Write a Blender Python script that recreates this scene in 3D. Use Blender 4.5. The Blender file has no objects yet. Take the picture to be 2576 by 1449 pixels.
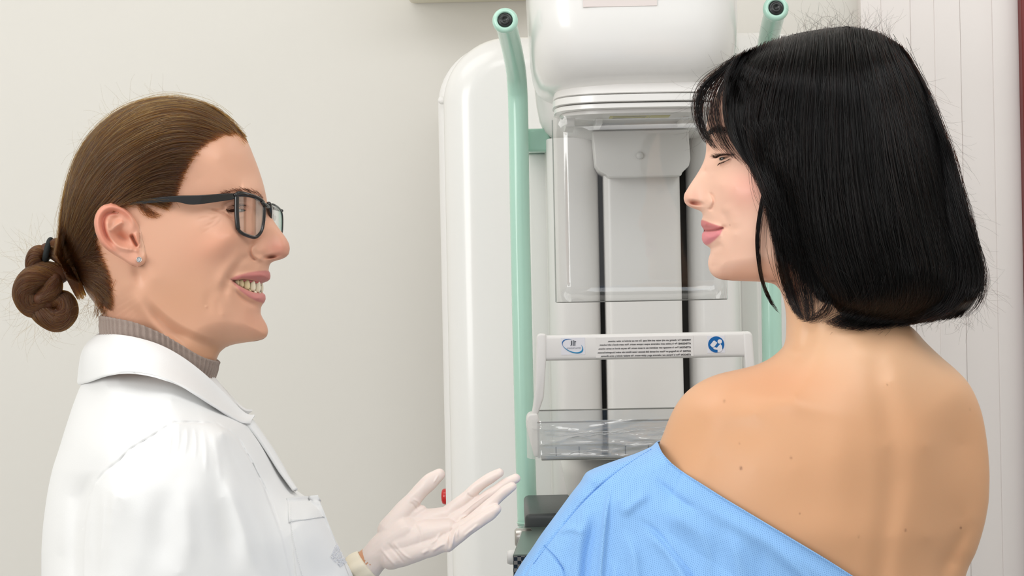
import bpy, bmesh, math, random
import numpy as np
from mathutils import Vector, Matrix
random.seed(7); RNG = np.random.default_rng(7)
SC = bpy.context.scene
COL = SC.collection
# ------------------------------------------------------------------ camera
FW, FH = 2576, 1449
D0 = 2.0                      # camera to the plane the two women stand in
K = FW * 72.0 / 36.0          # focal length in pixels
S = D0 / K                    # metres per pixel in that plane
CAM = np.array([0.0, -D0, 1.49])
ROLL = math.radians(1.15)
CR = np.array([math.cos(ROLL), 0, -math.sin(ROLL)])
CU = np.array([math.sin(ROLL), 0, math.cos(ROLL)])
cam_d = bpy.data.cameras.new('camera'); cam_d.lens = 72; cam_d.sensor_width = 36
cam_d.clip_start = 0.05; cam_d.clip_end = 60
cam = bpy.data.objects.new('camera', cam_d); COL.objects.link(cam)
cam.matrix_world = Matrix(((CR[0], CU[0], 0, CAM[0]), (CR[1], CU[1], -1, CAM[1]), (CR[2], CU[2], 0, CAM[2]), (0, 0, 0, 1)))
SC.camera = cam
# ------------------------------------------------------------------ world, lights, exposure
w = bpy.data.worlds.new('world'); SC.world = w; w.use_nodes = True
w.node_tree.nodes['Background'].inputs[0].default_value = (0.99, 0.995, 1.0, 1)
w.node_tree.nodes['Background'].inputs[1].default_value = 0.60
def area(name, loc, target, sx, sy, power, col=(1, 1, 1)):
    l = bpy.data.lights.new(name, 'AREA'); l.shape = 'RECTANGLE'; l.size = sx; l.size_y = sy
    l.energy = power; l.color = col
    o = bpy.data.objects.new(name, l); COL.objects.link(o); o.location = loc
    o.rotation_euler = (Vector(target) - Vector(loc)).to_track_quat('-Z', 'Y').to_euler()
    return o
area('left_key_light', (-2.15, -1.9, 2.0), (0.25, 0.2, 1.4), 1.5, 1.5, 34, (1, 0.995, 0.985))  # soft key lamp standing for a flash at front left; no window is built
area('overhead_light', (0.5, -0.9, 2.72), (0.3, 0.1, 0), 1.8, 1.0, 18, (0.99, 0.995, 1))
area('overhead_light', (-0.9, 0.35, 2.72), (-0.8, 0.7, 0), 1.2, 0.8, 5, (1, 0.99, 0.97))
area('overhead_light', (1.3, 0.7, 2.72), (1.15, 1.3, 0.8), 1.0, 0.5, 4, (1, 0.985, 0.97))  # added lamp to brighten the white wall panels on the right, no fitting known
SC.view_settings.view_transform = 'Standard'; SC.view_settings.look = 'None'
SC.view_settings.gamma = 1.0; SC.view_settings.use_curve_mapping = False
SC.view_settings.exposure = 0.13
SC.render.film_transparent = False
# ------------------------------------------------------------------ coordinates
def P(px, py, Y=0.0):
    """point of the place seen at photo pixel (px,py), standing at depth Y (metres)"""
    px = np.asarray(px, float); py = np.asarray(py, float); Y = np.asarray(Y, float)
    t = (Y + D0)
    a = (px - FW / 2) / K * t; b = (FH / 2 - py) / K * t
    out = np.stack(np.broadcast_arrays(CAM[0] + a * CR[0] + b * CU[0], CAM[1] + t, CAM[2] + a * CR[2] + b * CU[2]), -1)
    return out
def PW(px, py, w): return P(px, py, -np.asarray(w, float) * S)       # w: pixels towards the camera
def mpp(Y): return (Y + D0) / K
# ------------------------------------------------------------------ materials
def srgb(r, g, b):
    f = lambda c: (c / 255 / 12.92) if c / 255 <= 0.04045 else ((c / 255 + 0.055) / 1.055) ** 2.4
    return (f(r), f(g), f(b), 1)
def mat(name, col, rough=0.5, metal=0.0, spec=0.5, bump=None, coat=0.0, vary=0.0, sss=0.0, trans=0.0, alpha=1.0, ior=1.45, vcol=None, sheen=0.0):
    m = bpy.data.materials.new(name); m.use_nodes = True; nt = m.node_tree; N = nt.nodes; L = nt.links
    b = N['Principled BSDF']
    b.inputs['Base Color'].default_value = col; b.inputs['Roughness'].default_value = rough
    b.inputs['Metallic'].default_value = metal; b.inputs['Specular IOR Level'].default_value = spec
    b.inputs['Coat Weight'].default_value = coat; b.inputs['Coat Roughness'].default_value = 0.12
    b.inputs['Transmission Weight'].default_value = trans; b.inputs['Alpha'].default_value = alpha
    b.inputs['IOR'].default_value = ior; b.inputs['Sheen Weight'].default_value = sheen
    if sss:
        b.inputs['Subsurface Weight'].default_value = sss
        b.inputs['Subsurface Radius'].default_value = (1, 0.35, 0.2); b.inputs['Subsurface Scale'].default_value = 0.006
    tc = N.new('ShaderNodeTexCoord'); src = None
    if vcol:
        a = N.new('ShaderNodeAttribute'); a.attribute_name = vcol; src = a.outputs['Color']
    if vary or vcol or True:
        n = N.new('ShaderNodeTexNoise'); n.inputs['Scale'].default_value = 9; n.inputs['Detail'].default_value = 5
        L.new(tc.outputs['Object'], n.inputs['Vector'])
        mx = N.new('ShaderNodeMix'); mx.data_type = 'RGBA'; mx.blend_type = 'MULTIPLY'; mx.inputs[0].default_value = 1.0
        cr = N.new('ShaderNodeMapRange'); cr.inputs[3].default_value = 1 - vary; cr.inputs[4].default_value = 1 + vary * 0.3
        L.new(n.outputs[0], cr.inputs[0]); L.new(cr.outputs[0], mx.inputs[7])
        if src: L.new(src, mx.inputs[6])
        else: mx.inputs[6].default_value = col
        L.new(mx.outputs[2], b.inputs['Base Color'])
    if bump:
        last = None
        for (sc, st, dist) in bump:
            n2 = N.new('ShaderNodeTexNoise'); n2.inputs['Scale'].default_value = sc; n2.inputs['Detail'].default_value = 3
            L.new(tc.outputs['Object'], n2.inputs['Vector'])
            bp = N.new('ShaderNodeBump'); bp.inputs['Strength'].default_value = st; bp.inputs['Distance'].default_value = dist
            L.new(n2.outputs[0], bp.inputs['Height'])
            if last: L.new(last.outputs[0], bp.inputs['Normal'])
            last = bp
        L.new(last.outputs[0], b.inputs['Normal'])
    return m
def clear_plastic(name, tint=(0.93, 0.94, 0.94, 1), gloss=0.06, haze=0.0, bump=0.0):
    m = bpy.data.materials.new(name); m.use_nodes = True; nt = m.node_tree; N = nt.nodes; L = nt.links
    N.remove(N['Principled BSDF']); out = N['Material Output']
    tr = N.new('ShaderNodeBsdfTransparent'); tr.inputs[0].default_value = tint
    gl = N.new('ShaderNodeBsdfGlossy'); gl.inputs['Roughness'].default_value = 0.05; gl.inputs[0].default_value = (1, 1, 1, 1)
    fr = N.new('ShaderNodeLayerWeight'); fr.inputs[0].default_value = 0.35
    mx = N.new('ShaderNodeMixShader'); ad = N.new('ShaderNodeMath'); ad.operation = 'MULTIPLY_ADD'
    L.new(fr.outputs[1], ad.inputs[0]); ad.inputs[1].default_value = 0.5; ad.inputs[2].default_value = gloss
    L.new(ad.outputs[0], mx.inputs[0]); L.new(tr.outputs[0], mx.inputs[1]); L.new(gl.outputs[0], mx.inputs[2])
    last = mx
    if haze:
        df = N.new('ShaderNodeBsdfDiffuse'); df.inputs[0].default_value = (0.9, 0.9, 0.9, 1)
        m2 = N.new('ShaderNodeMixShader'); m2.inputs[0].default_value = haze
        L.new(mx.outputs[0], m2.inputs[1]); L.new(df.outputs[0], m2.inputs[2]); last = m2
    if bump:
        tc = N.new('ShaderNodeTexCoord'); n = N.new('ShaderNodeTexNoise'); n.inputs['Scale'].default_value = 40
        mp = N.new('ShaderNodeMapping'); mp.inputs['Scale'].default_value = (0.25, 1, 2)
        L.new(tc.outputs['Object'], mp.inputs[0]); L.new(mp.outputs[0], n.inputs['Vector'])
        bp = N.new('ShaderNodeBump'); bp.inputs['Strength'].default_value = bump; bp.inputs['Distance'].default_value = 0.004
        L.new(n.outputs[0], bp.inputs['Height']); L.new(bp.outputs[0], gl.inputs['Normal'])
    L.new(last.outputs[0], out.inputs[0])
    return m
# ------------------------------------------------------------------ object helpers
def meta(o, label=None, cat=None, group=None, kind=None):
    if label: o['label'] = label
    if cat: o['category'] = cat
    if group: o['group'] = group
    if kind: o['kind'] = kind
    return o
def empty(name, loc, label, cat, group=None):
    o = bpy.data.objects.new(name, None); COL.objects.link(o); o.location = tuple(loc); o.empty_display_size = 0.05
    return meta(o, label, cat, group)
def mesh(name, V, F, m, parent=None, smooth=True, label=None, col=None, uv=None, sharp=None):
    me = bpy.data.meshes.new(name)
    V = np.asarray(V, float)
    me.from_pydata(V.tolist(), [], [tuple(int(i) for i in f) for f in F]); me.update()
    bm = bmesh.new(); bm.from_mesh(me); bmesh.ops.recalc_face_normals(bm, faces=bm.faces); bm.to_mesh(me); bm.free()
    if smooth: me.shade_smooth()
    if sharp is not None:
        me.set_sharp_from_angle(angle=math.radians(sharp))
    if col is not None:
        a = me.color_attributes.new('skin', 'FLOAT_COLOR', 'POINT'); a.data.foreach_set('color', np.asarray(col, np.float32).ravel())
    if uv is not None:
        ul = me.uv_layers.new(name='cloth'); idx = np.zeros(len(me.loops), int); me.loops.foreach_get('vertex_index', idx)
        ul.data.foreach_set('uv', np.asarray(uv, np.float32)[idx].ravel())
    me.materials.append(m)
    o = bpy.data.objects.new(name, me); COL.objects.link(o)
    if parent: attach(o, parent)
    if label: o['label'] = label
    return o
def attach(o, parent):
    """parent whose world position equals its .location (things are Empties; parts sit at the origin of the place)"""
    o.parent = parent
    o.matrix_parent_inverse = Matrix.Translation(-Vector(parent.location)) if parent.type == 'EMPTY' else Matrix()
    return o
def merge(parts):
    V = []; F = []; n = 0
    for v, f in parts:
        V.append(np.asarray(v, float)); F += [tuple(i + n for i in ff) for ff in f]; n += len(v)
    return np.concatenate(V), F
def catmull(pts, n=8, closed=False):
    pts = np.asarray(pts, float); out = []
    m = len(pts); rng = range(m if closed else m - 1)
    for i in rng:
        if closed: p = [pts[(i + k) % m] for k in (-1, 0, 1, 2)]
        else: p = [pts[max(i - 1, 0)], pts[i], pts[i + 1], pts[min(i + 2, m - 1)]]
        for t in np.arange(n) / n:
            out.append(0.5 * ((2 * p[1]) + (-p[0] + p[2]) * t + (2 * p[0] - 5 * p[1] + 4 * p[2] - p[3]) * t * t + (-p[0] + 3 * p[1] - 3 * p[2] + p[3]) * t ** 3))
    if not closed: out.append(pts[-1])
    return np.array(out)
def tube(path, rad, seg=16, cap='round', flat=1.0, flatdir=None, n=0):
    path = np.asarray(path, float); rad = np.asarray(rad, float) * np.ones(len(path))
    if n:
        q = catmull(np.column_stack([path, rad]), n); path, rad = q[:, :3], q[:, 3]
    T = np.gradient(path, axis=0); T /= np.linalg.norm(T, axis=1)[:, None] + 1e-12
    up = np.array([0, 0, 1.0]) if abs(T[0][2]) < 0.9 else np.array([1.0, 0, 0])
    if flatdir is not None: up = np.asarray(flatdir, float)
    N = up - T[0] * up.dot(T[0]); N /= np.linalg.norm(N)
    rings = []; ext = []
    if cap == 'round':
        for a in (1.0, 0.92, 0.72, 0.4): ext.append((0, -a, math.sqrt(max(0, 1 - a * a)) + 1e-3))
    for i in range(len(path)): ext.append((i, 0, 1))
    if cap == 'round':
        for a in (0.4, 0.72, 0.92, 1.0): ext.append((len(path) - 1, a, math.sqrt(max(0, 1 - a * a)) + 1e-3))
    Ns = []
    for i in range(len(path)):
        if flatdir is not None: N = up - T[i] * up.dot(T[i])
        else: N = N - T[i] * N.dot(T[i])
        N = N / (np.linalg.norm(N) + 1e-12); Ns.append(N)
    ang = np.linspace(0, 2 * math.pi, seg, endpoint=False)
    for (i, off, sc) in ext:
        B = np.cross(T[i], Ns[i]); c = path[i] + T[i] * off * rad[i]
        rings.append(c + rad[i] * sc * (np.outer(np.cos(ang), Ns[i]) * flat + np.outer(np.sin(ang), B)))
    V = np.concatenate(rings); F = []
    for r in range(len(rings) - 1):
        for k in range(seg):
            a = r * seg + k; b = r * seg + (k + 1) % seg; F.append((a, b, b + seg, a + seg))
    F.append(tuple(range(seg))[::-1]); F.append(tuple((len(rings) - 1) * seg + k for k in range(seg)))
    return V, F
def torus(c, ax, R, r, seg=40, ring=12, sx=1.0):
    ax = np.asarray(ax, float) / np.linalg.norm(ax); u = np.cross(ax, [0.3, 0.1, 1]); u /= np.linalg.norm(u); v = np.cross(ax, u)
    V = []; F = []
    for i in range(seg):
        a = 2 * math.pi * i / seg; d = u * math.cos(a) * sx + v * math.sin(a)
        for j in range(ring):
            b = 2 * math.pi * j / ring; V.append(np.asarray(c) + d * R + r * (math.cos(b) * d + math.sin(b) * ax))
    for i in range(seg):
        for j in range(ring):
            a = i * ring + j; b = i * ring + (j + 1) % ring; c2 = ((i + 1) % seg) * ring
            F.append((a, b, c2 + (j + 1) % ring, c2 + j))
    return V, F
def lathe(c, ax, prof, seg=40):
    """prof: list of (radius, distance along axis)"""
    ax = np.asarray(ax, float) / np.linalg.norm(ax); u = np.cross(ax, [0.3, 0.1, 1]); u /= np.linalg.norm(u); v = np.cross(ax, u)
    V = []; F = []; n = len(prof)
    for i in range(seg):
        a = 2 * math.pi * i / seg; d = u * math.cos(a) + v * math.sin(a)
        for r, h in prof: V.append(np.asarray(c) + d * max(r, 1e-5) + ax * h)
    for i in range(seg):
        for j in range(n - 1):
            a = i * n + j; b = ((i + 1) % seg) * n + j; F.append((a, b, b + 1, a + 1))
    return V, F
def loft(secs, seg=64, cap=True):
    """secs: (x, y, z, half x, half y, exponent): stacked super-ellipses"""
    V = []; F = []
    a = np.linspace(0, 2 * math.pi, seg, endpoint=False); c, s = np.cos(a), np.sin(a)
    for (x, y, z, hx, hy, e) in secs:
        V.append(np.column_stack([x + hx * np.sign(c) * abs(c) ** (2 / e), y + hy * np.sign(s) * abs(s) ** (2 / e), z + 0 * c]))
    V = np.concatenate(V)
    for r in range(len(secs) - 1):
        for k in range(seg):
            p = r * seg + k; q = r * seg + (k + 1) % seg; F.append((p, q, q + seg, p + seg))
    if cap: F.append(tuple(range(seg))); F.append(tuple((len(secs) - 1) * seg + k for k in range(seg)))
    return V, F
def rbox(x0, x1, y0, y1, z0, z1, r=0.004, seg=3):
    bm = bmesh.new(); bmesh.ops.create_cube(bm, size=1)
    for v in bm.verts: v.co = ((x0 + x1) / 2 + v.co.x * (x1 - x0), (y0 + y1) / 2 + v.co.y * (y1 - y0), (z0 + z1) / 2 + v.co.z * (z1 - z0))
    r = min(r, 0.49 * min(abs(x1 - x0), abs(y1 - y0), abs(z1 - z0)))
    if r > 0: bmesh.ops.bevel(bm, geom=bm.edges[:], offset=r, segments=seg, profile=0.5, affect='EDGES')
    V = [tuple(v.co) for v in bm.verts]; F = [tuple(v.index for v in f.verts) for f in bm.faces]; bm.free()
    return V, F
def ellipsoid(c, r, R=None, n=20):
    V = []; F = []
    for i in range(n + 1):
        th = math.pi * i / n
        for j in range(2 * n):
            ph = math.pi * j / n; p = np.array([math.sin(th) * math.cos(ph) * r[0], math.sin(th) * math.sin(ph) * r[1], math.cos(th) * r[2]])
            if R is not None: p = R @ p
            V.append(np.asarray(c) + p)
    for i in range(n):
        for j in range(2 * n):
            a = i * 2 * n + j; b = i * 2 * n + (j + 1) % (2 * n); F.append((a, b, b + 2 * n, a + 2 * n))
    return V, F
# ------------------------------------------------------------------ fields on the photo plane
def seg_dist(X, Y, poly):
    d = np.full(X.shape, 1e9); s = np.zeros(X.shape); tot = 0; sd = np.zeros(X.shape)
    for i in range(len(poly) - 1):
        ax, ay = poly[i][:2]; bx, by = poly[i + 1][:2]; vx, vy = bx - ax, by - ay; L2 = vx * vx + vy * vy + 1e-9
        t = np.clip(((X - ax) * vx + (Y - ay) * vy) / L2, 0, 1); dx = X - ax - t * vx; dy = Y - ay - t * vy
        dd = np.hypot(dx, dy); k = dd < d; d = np.where(k, dd, d); L = math.sqrt(L2)
        s = np.where(k, tot + t * L, s); sd = np.where(k, np.sign(vx * dy - vy * dx) * dd, sd); tot += L
    return d, s / max(tot, 1e-9), sd
def ridge(X, Y, poly, wd, h, taper=0.15, smooth=True):
    q = catmull(np.array(poly, float), 5) if smooth and len(poly) > 2 else poly
    d, s, _ = seg_dist(X, Y, q); t = np.clip(np.minimum(s, 1 - s) / max(taper, 1e-3), 0, 1) if taper else 1
    t = t * t * (3 - 2 * t) if taper else 1
    return h * np.exp(-(d / wd) ** 2) * t
def blob(X, Y, cx, cy, rx, ry, h, rot=0):
    a = math.radians(rot); u = (X - cx) * math.cos(a) + (Y - cy) * math.sin(a); v = -(X - cx) * math.sin(a) + (Y - cy) * math.cos(a)
    return h * np.exp(-((u / rx) ** 2 + (v / ry) ** 2))
def sstep(x, a, b):
    t = np.clip((x - a) / (b - a), 0, 1); return t * t * (3 - 2 * t)
def inside(X, Y, poly):
    """signed distance, positive inside a closed polygon"""
    pl = list(poly) + [poly[0]]; d, _, _ = seg_dist(X, Y, pl); c = np.zeros(X.shape, bool)
    for i in range(len(pl) - 1):
        (x1, y1), (x2, y2) = pl[i][:2], pl[i + 1][:2]
        k = ((y1 > Y) != (y2 > Y)) & (X < (x2 - x1) * (Y - y1) / (y2 - y1 + 1e-12) + x1); c ^= k
    return np.where(c, d, -d)
class Rbf:
    def __init__(s, pts, lam=0.02):
        p = np.array(pts, float); s.p = p[:, :2] / 300; n = len(p)
        A = s.k(s.p[:, None] - s.p[None]) + lam * 0.01 * np.eye(n); Q = np.column_stack([np.ones(n), s.p])
        M = np.block([[A, Q], [Q.T, np.zeros((3, 3))]]); s.w = np.linalg.solve(M, np.concatenate([p[:, 2], np.zeros(3)]))
    def k(s, d):
        r = np.sqrt((d ** 2).sum(-1)); return r                    # biharmonic in 3-D: stable, no overshoot
    def __call__(s, X, Y):
        sh = X.shape; q = np.column_stack([X.ravel(), Y.ravel()]) / 300; out = np.zeros(len(q))
        for i in range(0, len(q), 20000):
            b = q[i:i + 20000]; out[i:i + 20000] = s.k(b[:, None] - s.p[None]) @ s.w[:-3] + s.w[-3] + b @ s.w[-2:]
        return out.reshape(sh)
def idw(pts, X, Y, pw=3.0):
    num = 0; den = 0
    for x, y, v in pts:
        k = 1 / (np.hypot(X - x, Y - y) + 8) ** pw; num = num + k * v; den = den + k
    return num / den
def pchip(ys, xs):
    ys = np.array(ys, float); xs = np.array(xs, float); h = np.diff(ys); dl = np.diff(xs) / h; m = np.zeros(len(ys))
    m[0] = dl[0]; m[-1] = dl[-1]
    for i in range(1, len(ys) - 1):
        if dl[i - 1] * dl[i] > 0:
            w1 = 2 * h[i] + h[i - 1]; w2 = h[i] + 2 * h[i - 1]; m[i] = (w1 + w2) / (w1 / dl[i - 1] + w2 / dl[i])
    def f(q):
        q = np.asarray(q, float); i = np.clip(np.searchsorted(ys, q) - 1, 0, len(ys) - 2); t = np.clip((q - ys[i]) / h[i], 0, 1)
        return ((2 * t**3 - 3 * t**2 + 1) * xs[i] + (t**3 - 2 * t**2 + t) * h[i] * m[i] + (-2 * t**3 + 3 * t**2) * xs[i + 1] + (t**3 - t**2) * h[i] * m[i + 1])
    return f
def outline(pts):
    p = sorted(pts, key=lambda q: q[1]); return pchip([q[1] for q in p], [q[0] for q in p])
class Relief:
    """A solid given by its left and right outline and its half thickness W(px,py) towards the camera."""
    def __init__(s, Lp, Rp, G, R, det=None, top=True, use=('L', 'R')):
        s.L = outline(Lp); s.R = outline(Rp); s.G = Rbf(G); s.Rp = R; s.det = det
        y0 = min(q[1] for q in Lp); y1 = max(q[1] for q in Lp); s.y0, s.y1 = y0, y1
        yy = np.concatenate([np.arange(y0, min(y1, 1500), 4), np.arange(min(y1, 1500), y1 + 1, 60)])
        s.out = []
        if 'L' in use: s.out.append(np.column_stack([s.L(yy), yy]))
        if 'R' in use: s.out.append(np.column_stack([s.R(yy), yy]))
    def dist(s, X, Y):
        d = np.full(X.shape, 1e9)
        for o in s.out: d = np.minimum(d, seg_dist(X, Y, o)[0])
        return d
    def W(s, X, Y, detail=True):
        X = np.asarray(X, float); Y = np.asarray(Y, float)
        d = s.dist(X, Y); R = idw(s.Rp, X, Y) if isinstance(s.Rp, list) else s.Rp
        k = np.clip(d / R, 0, 1); w = s.G(X, Y) * np.sqrt(1 - (1 - k) ** 2)
        if detail and s.det: w = s.det(X, Y, w, d)
        return w
    def grid(s, rows, nu, lin=0.7):
        t = np.linspace(0, 1, nu); t = lin * t + (1 - lin) * (1 - np.cos(np.pi * t)) / 2
        l = s.L(rows); r = s.R(rows); r = np.maximum(r, l + 0.5)
        X = l[:, None] + (r - l)[:, None] * t[None]; Y = np.repeat(rows[:, None], nu, 1)
        return X, Y
def solid(X, Y, Wn, Wf, c, ctr):
    """near and far sheet joined along the outline; c = depth of the middle, ctr = centre pixel of the thing"""
    nr, nu = X.shape
    N = PW(X, Y, c + Wn)
    q = 1 - (c + Wn) * S / D0
    base = PW(ctr[0], ctr[1], c - Wf)
    qx = (X - ctr[0]) * q * S; qy = -(Y - ctr[1]) * q * S
    Fv = base + qx[..., None] * CR + qy[..., None] * CU
    V = np.concatenate([N.reshape(-1, 3), Fv.reshape(-1, 3)]); F = []; n = nr * nu
    I = np.arange(n).reshape(nr, nu)
    a, b, c2, d = I[:-1, :-1].ravel(), I[:-1, 1:].ravel(), I[1:, 1:].ravel(), I[1:, :-1].ravel()
    F = list(zip(a.tolist(), d.tolist(), c2.tolist(), b.tolist())) + list(zip((a + n).tolist(), (b + n).tolist(), (c2 + n).tolist(), (d + n).tolist()))
    for j in (0, nu - 1):
        for i in range(nr - 1): F.append((I[i, j], I[i + 1, j], I[i + 1, j] + n, I[i, j] + n))
    for i in (0, nr - 1):
        for j in range(nu - 1): F.append((I[i, j], I[i, j + 1], I[i, j + 1] + n, I[i, j] + n))
    return V, F
def sheet(Vg, thick=0.0, closed_u=False):
    """grid of 3-D points -> surface"""
    nr, nu = Vg.shape[:2]; I = np.arange(nr * nu).reshape(nr, nu); F = []
    for i in range(nr - 1):
        for j in range(nu - (0 if closed_u else 1)):
            k = (j + 1) % nu; F.append((I[i, j], I[i, k], I[i + 1, k], I[i + 1, j]))
    return Vg.reshape(-1, 3), F
def thicken(o, t, off=0.0):
    md = o.modifiers.new('thickness', 'SOLIDIFY'); md.thickness = t; md.offset = off
def remesh(o, vox, smooth=6):
    md = o.modifiers.new('r', 'REMESH'); md.mode = 'VOXEL'; md.voxel_size = vox
    if smooth: m2 = o.modifiers.new('s', 'SMOOTH'); m2.iterations = smooth; m2.factor = 0.5
    dg = bpy.context.evaluated_depsgraph_get(); dg.update(); ev = o.evaluated_get(dg); me = bpy.data.meshes.new_from_object(ev)
    o.modifiers.clear(); old = o.data; o.data = me; bpy.data.meshes.remove(old); me.shade_smooth(); return o
def verts_of(o):
    me = o.data; a = np.zeros(len(me.vertices) * 3); me.vertices.foreach_get('co', a); return a.reshape(-1, 3)
def set_verts(o, V): o.data.vertices.foreach_set('co', V.ravel()); o.data.update()
def project(V):
    t = V[:, 1] - CAM[1]; r = V - CAM
    return FW / 2 + (r @ CR) / t * K, FH / 2 - (r @ CU) / t * K
def strands(name, paths, rad, m, parent, taper=0.5, label=None):
    """paths: list of (n,3) arrays, all the same n; a single hair object"""
    n = len(paths); k = paths[0].shape[0]
    hc = bpy.data.hair_curves.new(name); hc.add_curves([k] * n)
    pos = np.concatenate(paths).astype(np.float32); hc.attributes['position'].data.foreach_set('vector', pos.ravel())
    ra = hc.attributes.get('radius') or hc.attributes.new('radius', 'FLOAT', 'POINT')
    t = np.linspace(0, 1, k); r = np.tile(rad * (1 - (1 - taper) * t ** 2), n).astype(np.float32)
    ra.data.foreach_set('value', r)
    hc.materials.append(m); o = bpy.data.objects.new(name, hc); COL.objects.link(o)
    if parent: attach(o, parent)
    if label: o['label'] = label
    return o
# ================================================================== the room
def cP(px, py, Y): return P(px, py, Y)
M_wall = mat('cream_wall_paint', srgb(231, 228, 221), 0.75, vary=0.015, bump=[(60, 0.03, 0.002)])
M_panel = mat('white_wall_panel', srgb(245, 239, 236), 0.55, vary=0.01)
M_floor = mat('grey_vinyl_floor', srgb(170, 172, 170), 0.4, vary=0.06)
M_ceil = mat('ceiling_paint', srgb(244, 243, 240), 0.8)
YW = 1.30
def struct(name, VF, m, label=None, **k):
    o = mesh(name, VF[0], VF[1], m, **k); o['kind'] = 'structure'
    if label: o['label'] = label
    return o
struct('floor', rbox(-2.6, 2.0, -3.2, YW + 0.1, -0.06, 0, 0), M_floor, smooth=False)
xs = float(P(2150, 20, YW)[0])
struct('wall_back', rbox(-2.6, 2.0, YW, YW + 0.1, 0, 2.8, 0), M_wall, smooth=False)
struct('wall_left', rbox(-2.7, -2.6, -3.2, YW + 0.1, 0, 2.8, 0), M_wall, smooth=False)
struct('wall_right', rbox(2.0, 2.1, -3.2, YW + 0.1, 0, 2.8, 0), M_wall, smooth=False)
struct('ceiling', rbox(-2.7, 2.1, -1.2, YW + 0.1, 2.8, 2.86, 0), M_ceil, smooth=False)
# upright white panels that clad the wall on the right, one standing beside the next
pe = [2165, 2216, 2290, 2349, 2415, 2495, 2562]
pe = [float(P(p, 20, YW - 0.03)[0]) for p in pe]
for i in range(len(pe) - 1):
    struct('trim_%d' % (i + 1), rbox(pe[i], pe[i + 1], YW - 0.030 + .0012 * (i % 2), YW + 0.001, 0, 2.8, 0.0012), M_panel, sharp=40)
# dark red edge that just enters the frame at the far right
M_red = mat('dark_red_lacquer', srgb(120, 40, 38), 0.4)
xr = float(P(2569, 20, YW - 0.05)[0])
o = mesh('door_frame', *rbox(xr, xr + 0.06, YW - 0.05, YW, 0.9, 2.5, 0.003), M_red, sharp=40); o['kind'] = 'structure'; o.name = 'trim_7'
# cable duct high on the wall, just above the frame
M_duct = mat('cream_duct', srgb(238, 232, 212), 0.5)
a = P(1060, 4, 1.30); b = P(1330, 4, 1.30)
o = mesh('cable_duct', *rbox(float(a[0]) - .02, float(b[0]) + 0.04, 1.10, YW, float(b[2]), float(b[2]) + 0.10, 0.008), M_duct, sharp=40,
         label='cream cable duct running along the wall above the mammography machine')
o['category'] = 'duct'
# ================================================================== mammography machine
M_white = mat('white_enamel', srgb(243, 242, 239), 0.28, coat=0.5, vary=0.01)
M_white2 = mat('white_plastic', srgb(240, 238, 235), 0.42, vary=0.01)
M_grey = mat('pale_grey_plastic', srgb(244, 242, 239), 0.35, coat=0.25, vary=0.01)
M_green = mat('mint_green_enamel', srgb(186, 228, 210), 0.25, coat=0.6)
M_black = mat('black_rubber', srgb(26, 30, 30), 0.35, coat=0.3)
M_slot = mat('black_slot_lining', srgb(40, 39, 35), 0.5)
M_steel = mat('brushed_steel', srgb(200, 198, 194), 0.3, metal=1)
M_clear = clear_plastic('clear_plastic', (0.93, 0.935, 0.935, 1), 0.035)
M_film = clear_plastic('plastic_film', (0.93, 0.93, 0.92, 1), 0.10, haze=0.22, bump=0.5)
M_edge = mat('plastic_edge', srgb(150, 150, 146), 0.3, trans=0.5)
M_yel = mat('yellow_label', srgb(214, 207, 120), 0.5)
M_lgrey = mat('grey_label', srgb(150, 148, 140), 0.5)
mm_c = P(1617, 1100, 0.75)
MM = empty('mammography_machine', (float(mm_c[0]), 0.75, 0), 'tall white and mint green mammography machine standing behind the two women', 'medical machine')
def X_(px, py, Y): return float(P(px, py, Y)[0])
def Z_(px, py, Y): return float(P(px, py, Y)[2])
# rear housing with big round top corners
Yh = 0.80
xl, xr_ = X_(1122, 700, Yh), X_(2118, 700, Yh); zt = Z_(1300, 84, Yh)
r = X_(1290, 200, Yh) - X_(1122, 200, Yh)
def slab(x0, x1, z0, z1, y0, y1, r, edge, n=14, rb=None):
    """upright slab with rounded upper corners (radius r) and a rounded front rim (edge)"""
    out = [(x0, z0)]
    for i in range(n + 1):
        a = math.pi - i / n * math.pi / 2; out.append((x0 + r + r * math.cos(a), z1 - r + r * math.sin(a)))
    for i in range(n + 1):
        a = math.pi / 2 - i / n * math.pi / 2; out.append((x1 - r + r * math.cos(a), z1 - r + r * math.sin(a)))
    out.append((x1, z0)); out = np.array(out); c = np.array([(x0 + x1) / 2, (z0 + z1) / 2])
    T = np.gradient(out, axis=0); Nn = np.column_stack([T[:, 1], -T[:, 0]]); Nn /= np.linalg.norm(Nn, axis=1)[:, None] + 1e-9
    Nn[0] = Nn[1]; Nn[-1] = Nn[-2]
    rings = []
    for k in range(9):
        a = k / 8 * math.pi / 2; ins = edge * (1 - math.sin(a)); yy = y0 + edge * (1 - math.cos(a))
        q = out + Nn * ins; rings.append(np.column_stack([q[:, 0], np.full(len(q), yy), q[:, 1]]))
    rings.append(np.column_stack([out[:, 0], np.full(len(out), y1), out[:, 1]]))
    n_ = len(out); V = np.concatenate(rings); F = []
    for q in range(len(rings) - 1):
        for j in range(n_): a_ = q * n_ + j; b_ = q * n_ + (j + 1) % n_; F.append((a_, b_, b_ + n_, a_ + n_))
    F.append(tuple(range(n_))); F.append(tuple((len(rings) - 1) * n_ + k for k in range(n_)))
    return V, F
hous = mesh('rear_housing', *slab(xl, xr_, 0.04, zt, Yh, Yh + 0.22, r, 0.045), M_white, MM, sharp=50)
mesh('rear_cover', *slab(X_(1110, 700, 0.98), X_(2160, 700, 0.98), 0.04, Z_(1300, 105, 0.98), 0.98, 1.14, r, 0.012), M_white2, MM, sharp=50)
c = P(1112, 252, 0.97); mesh('cover_screw', *ellipsoid(c, (0.006, 0.005, 0.006)), M_white2, MM)
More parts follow.
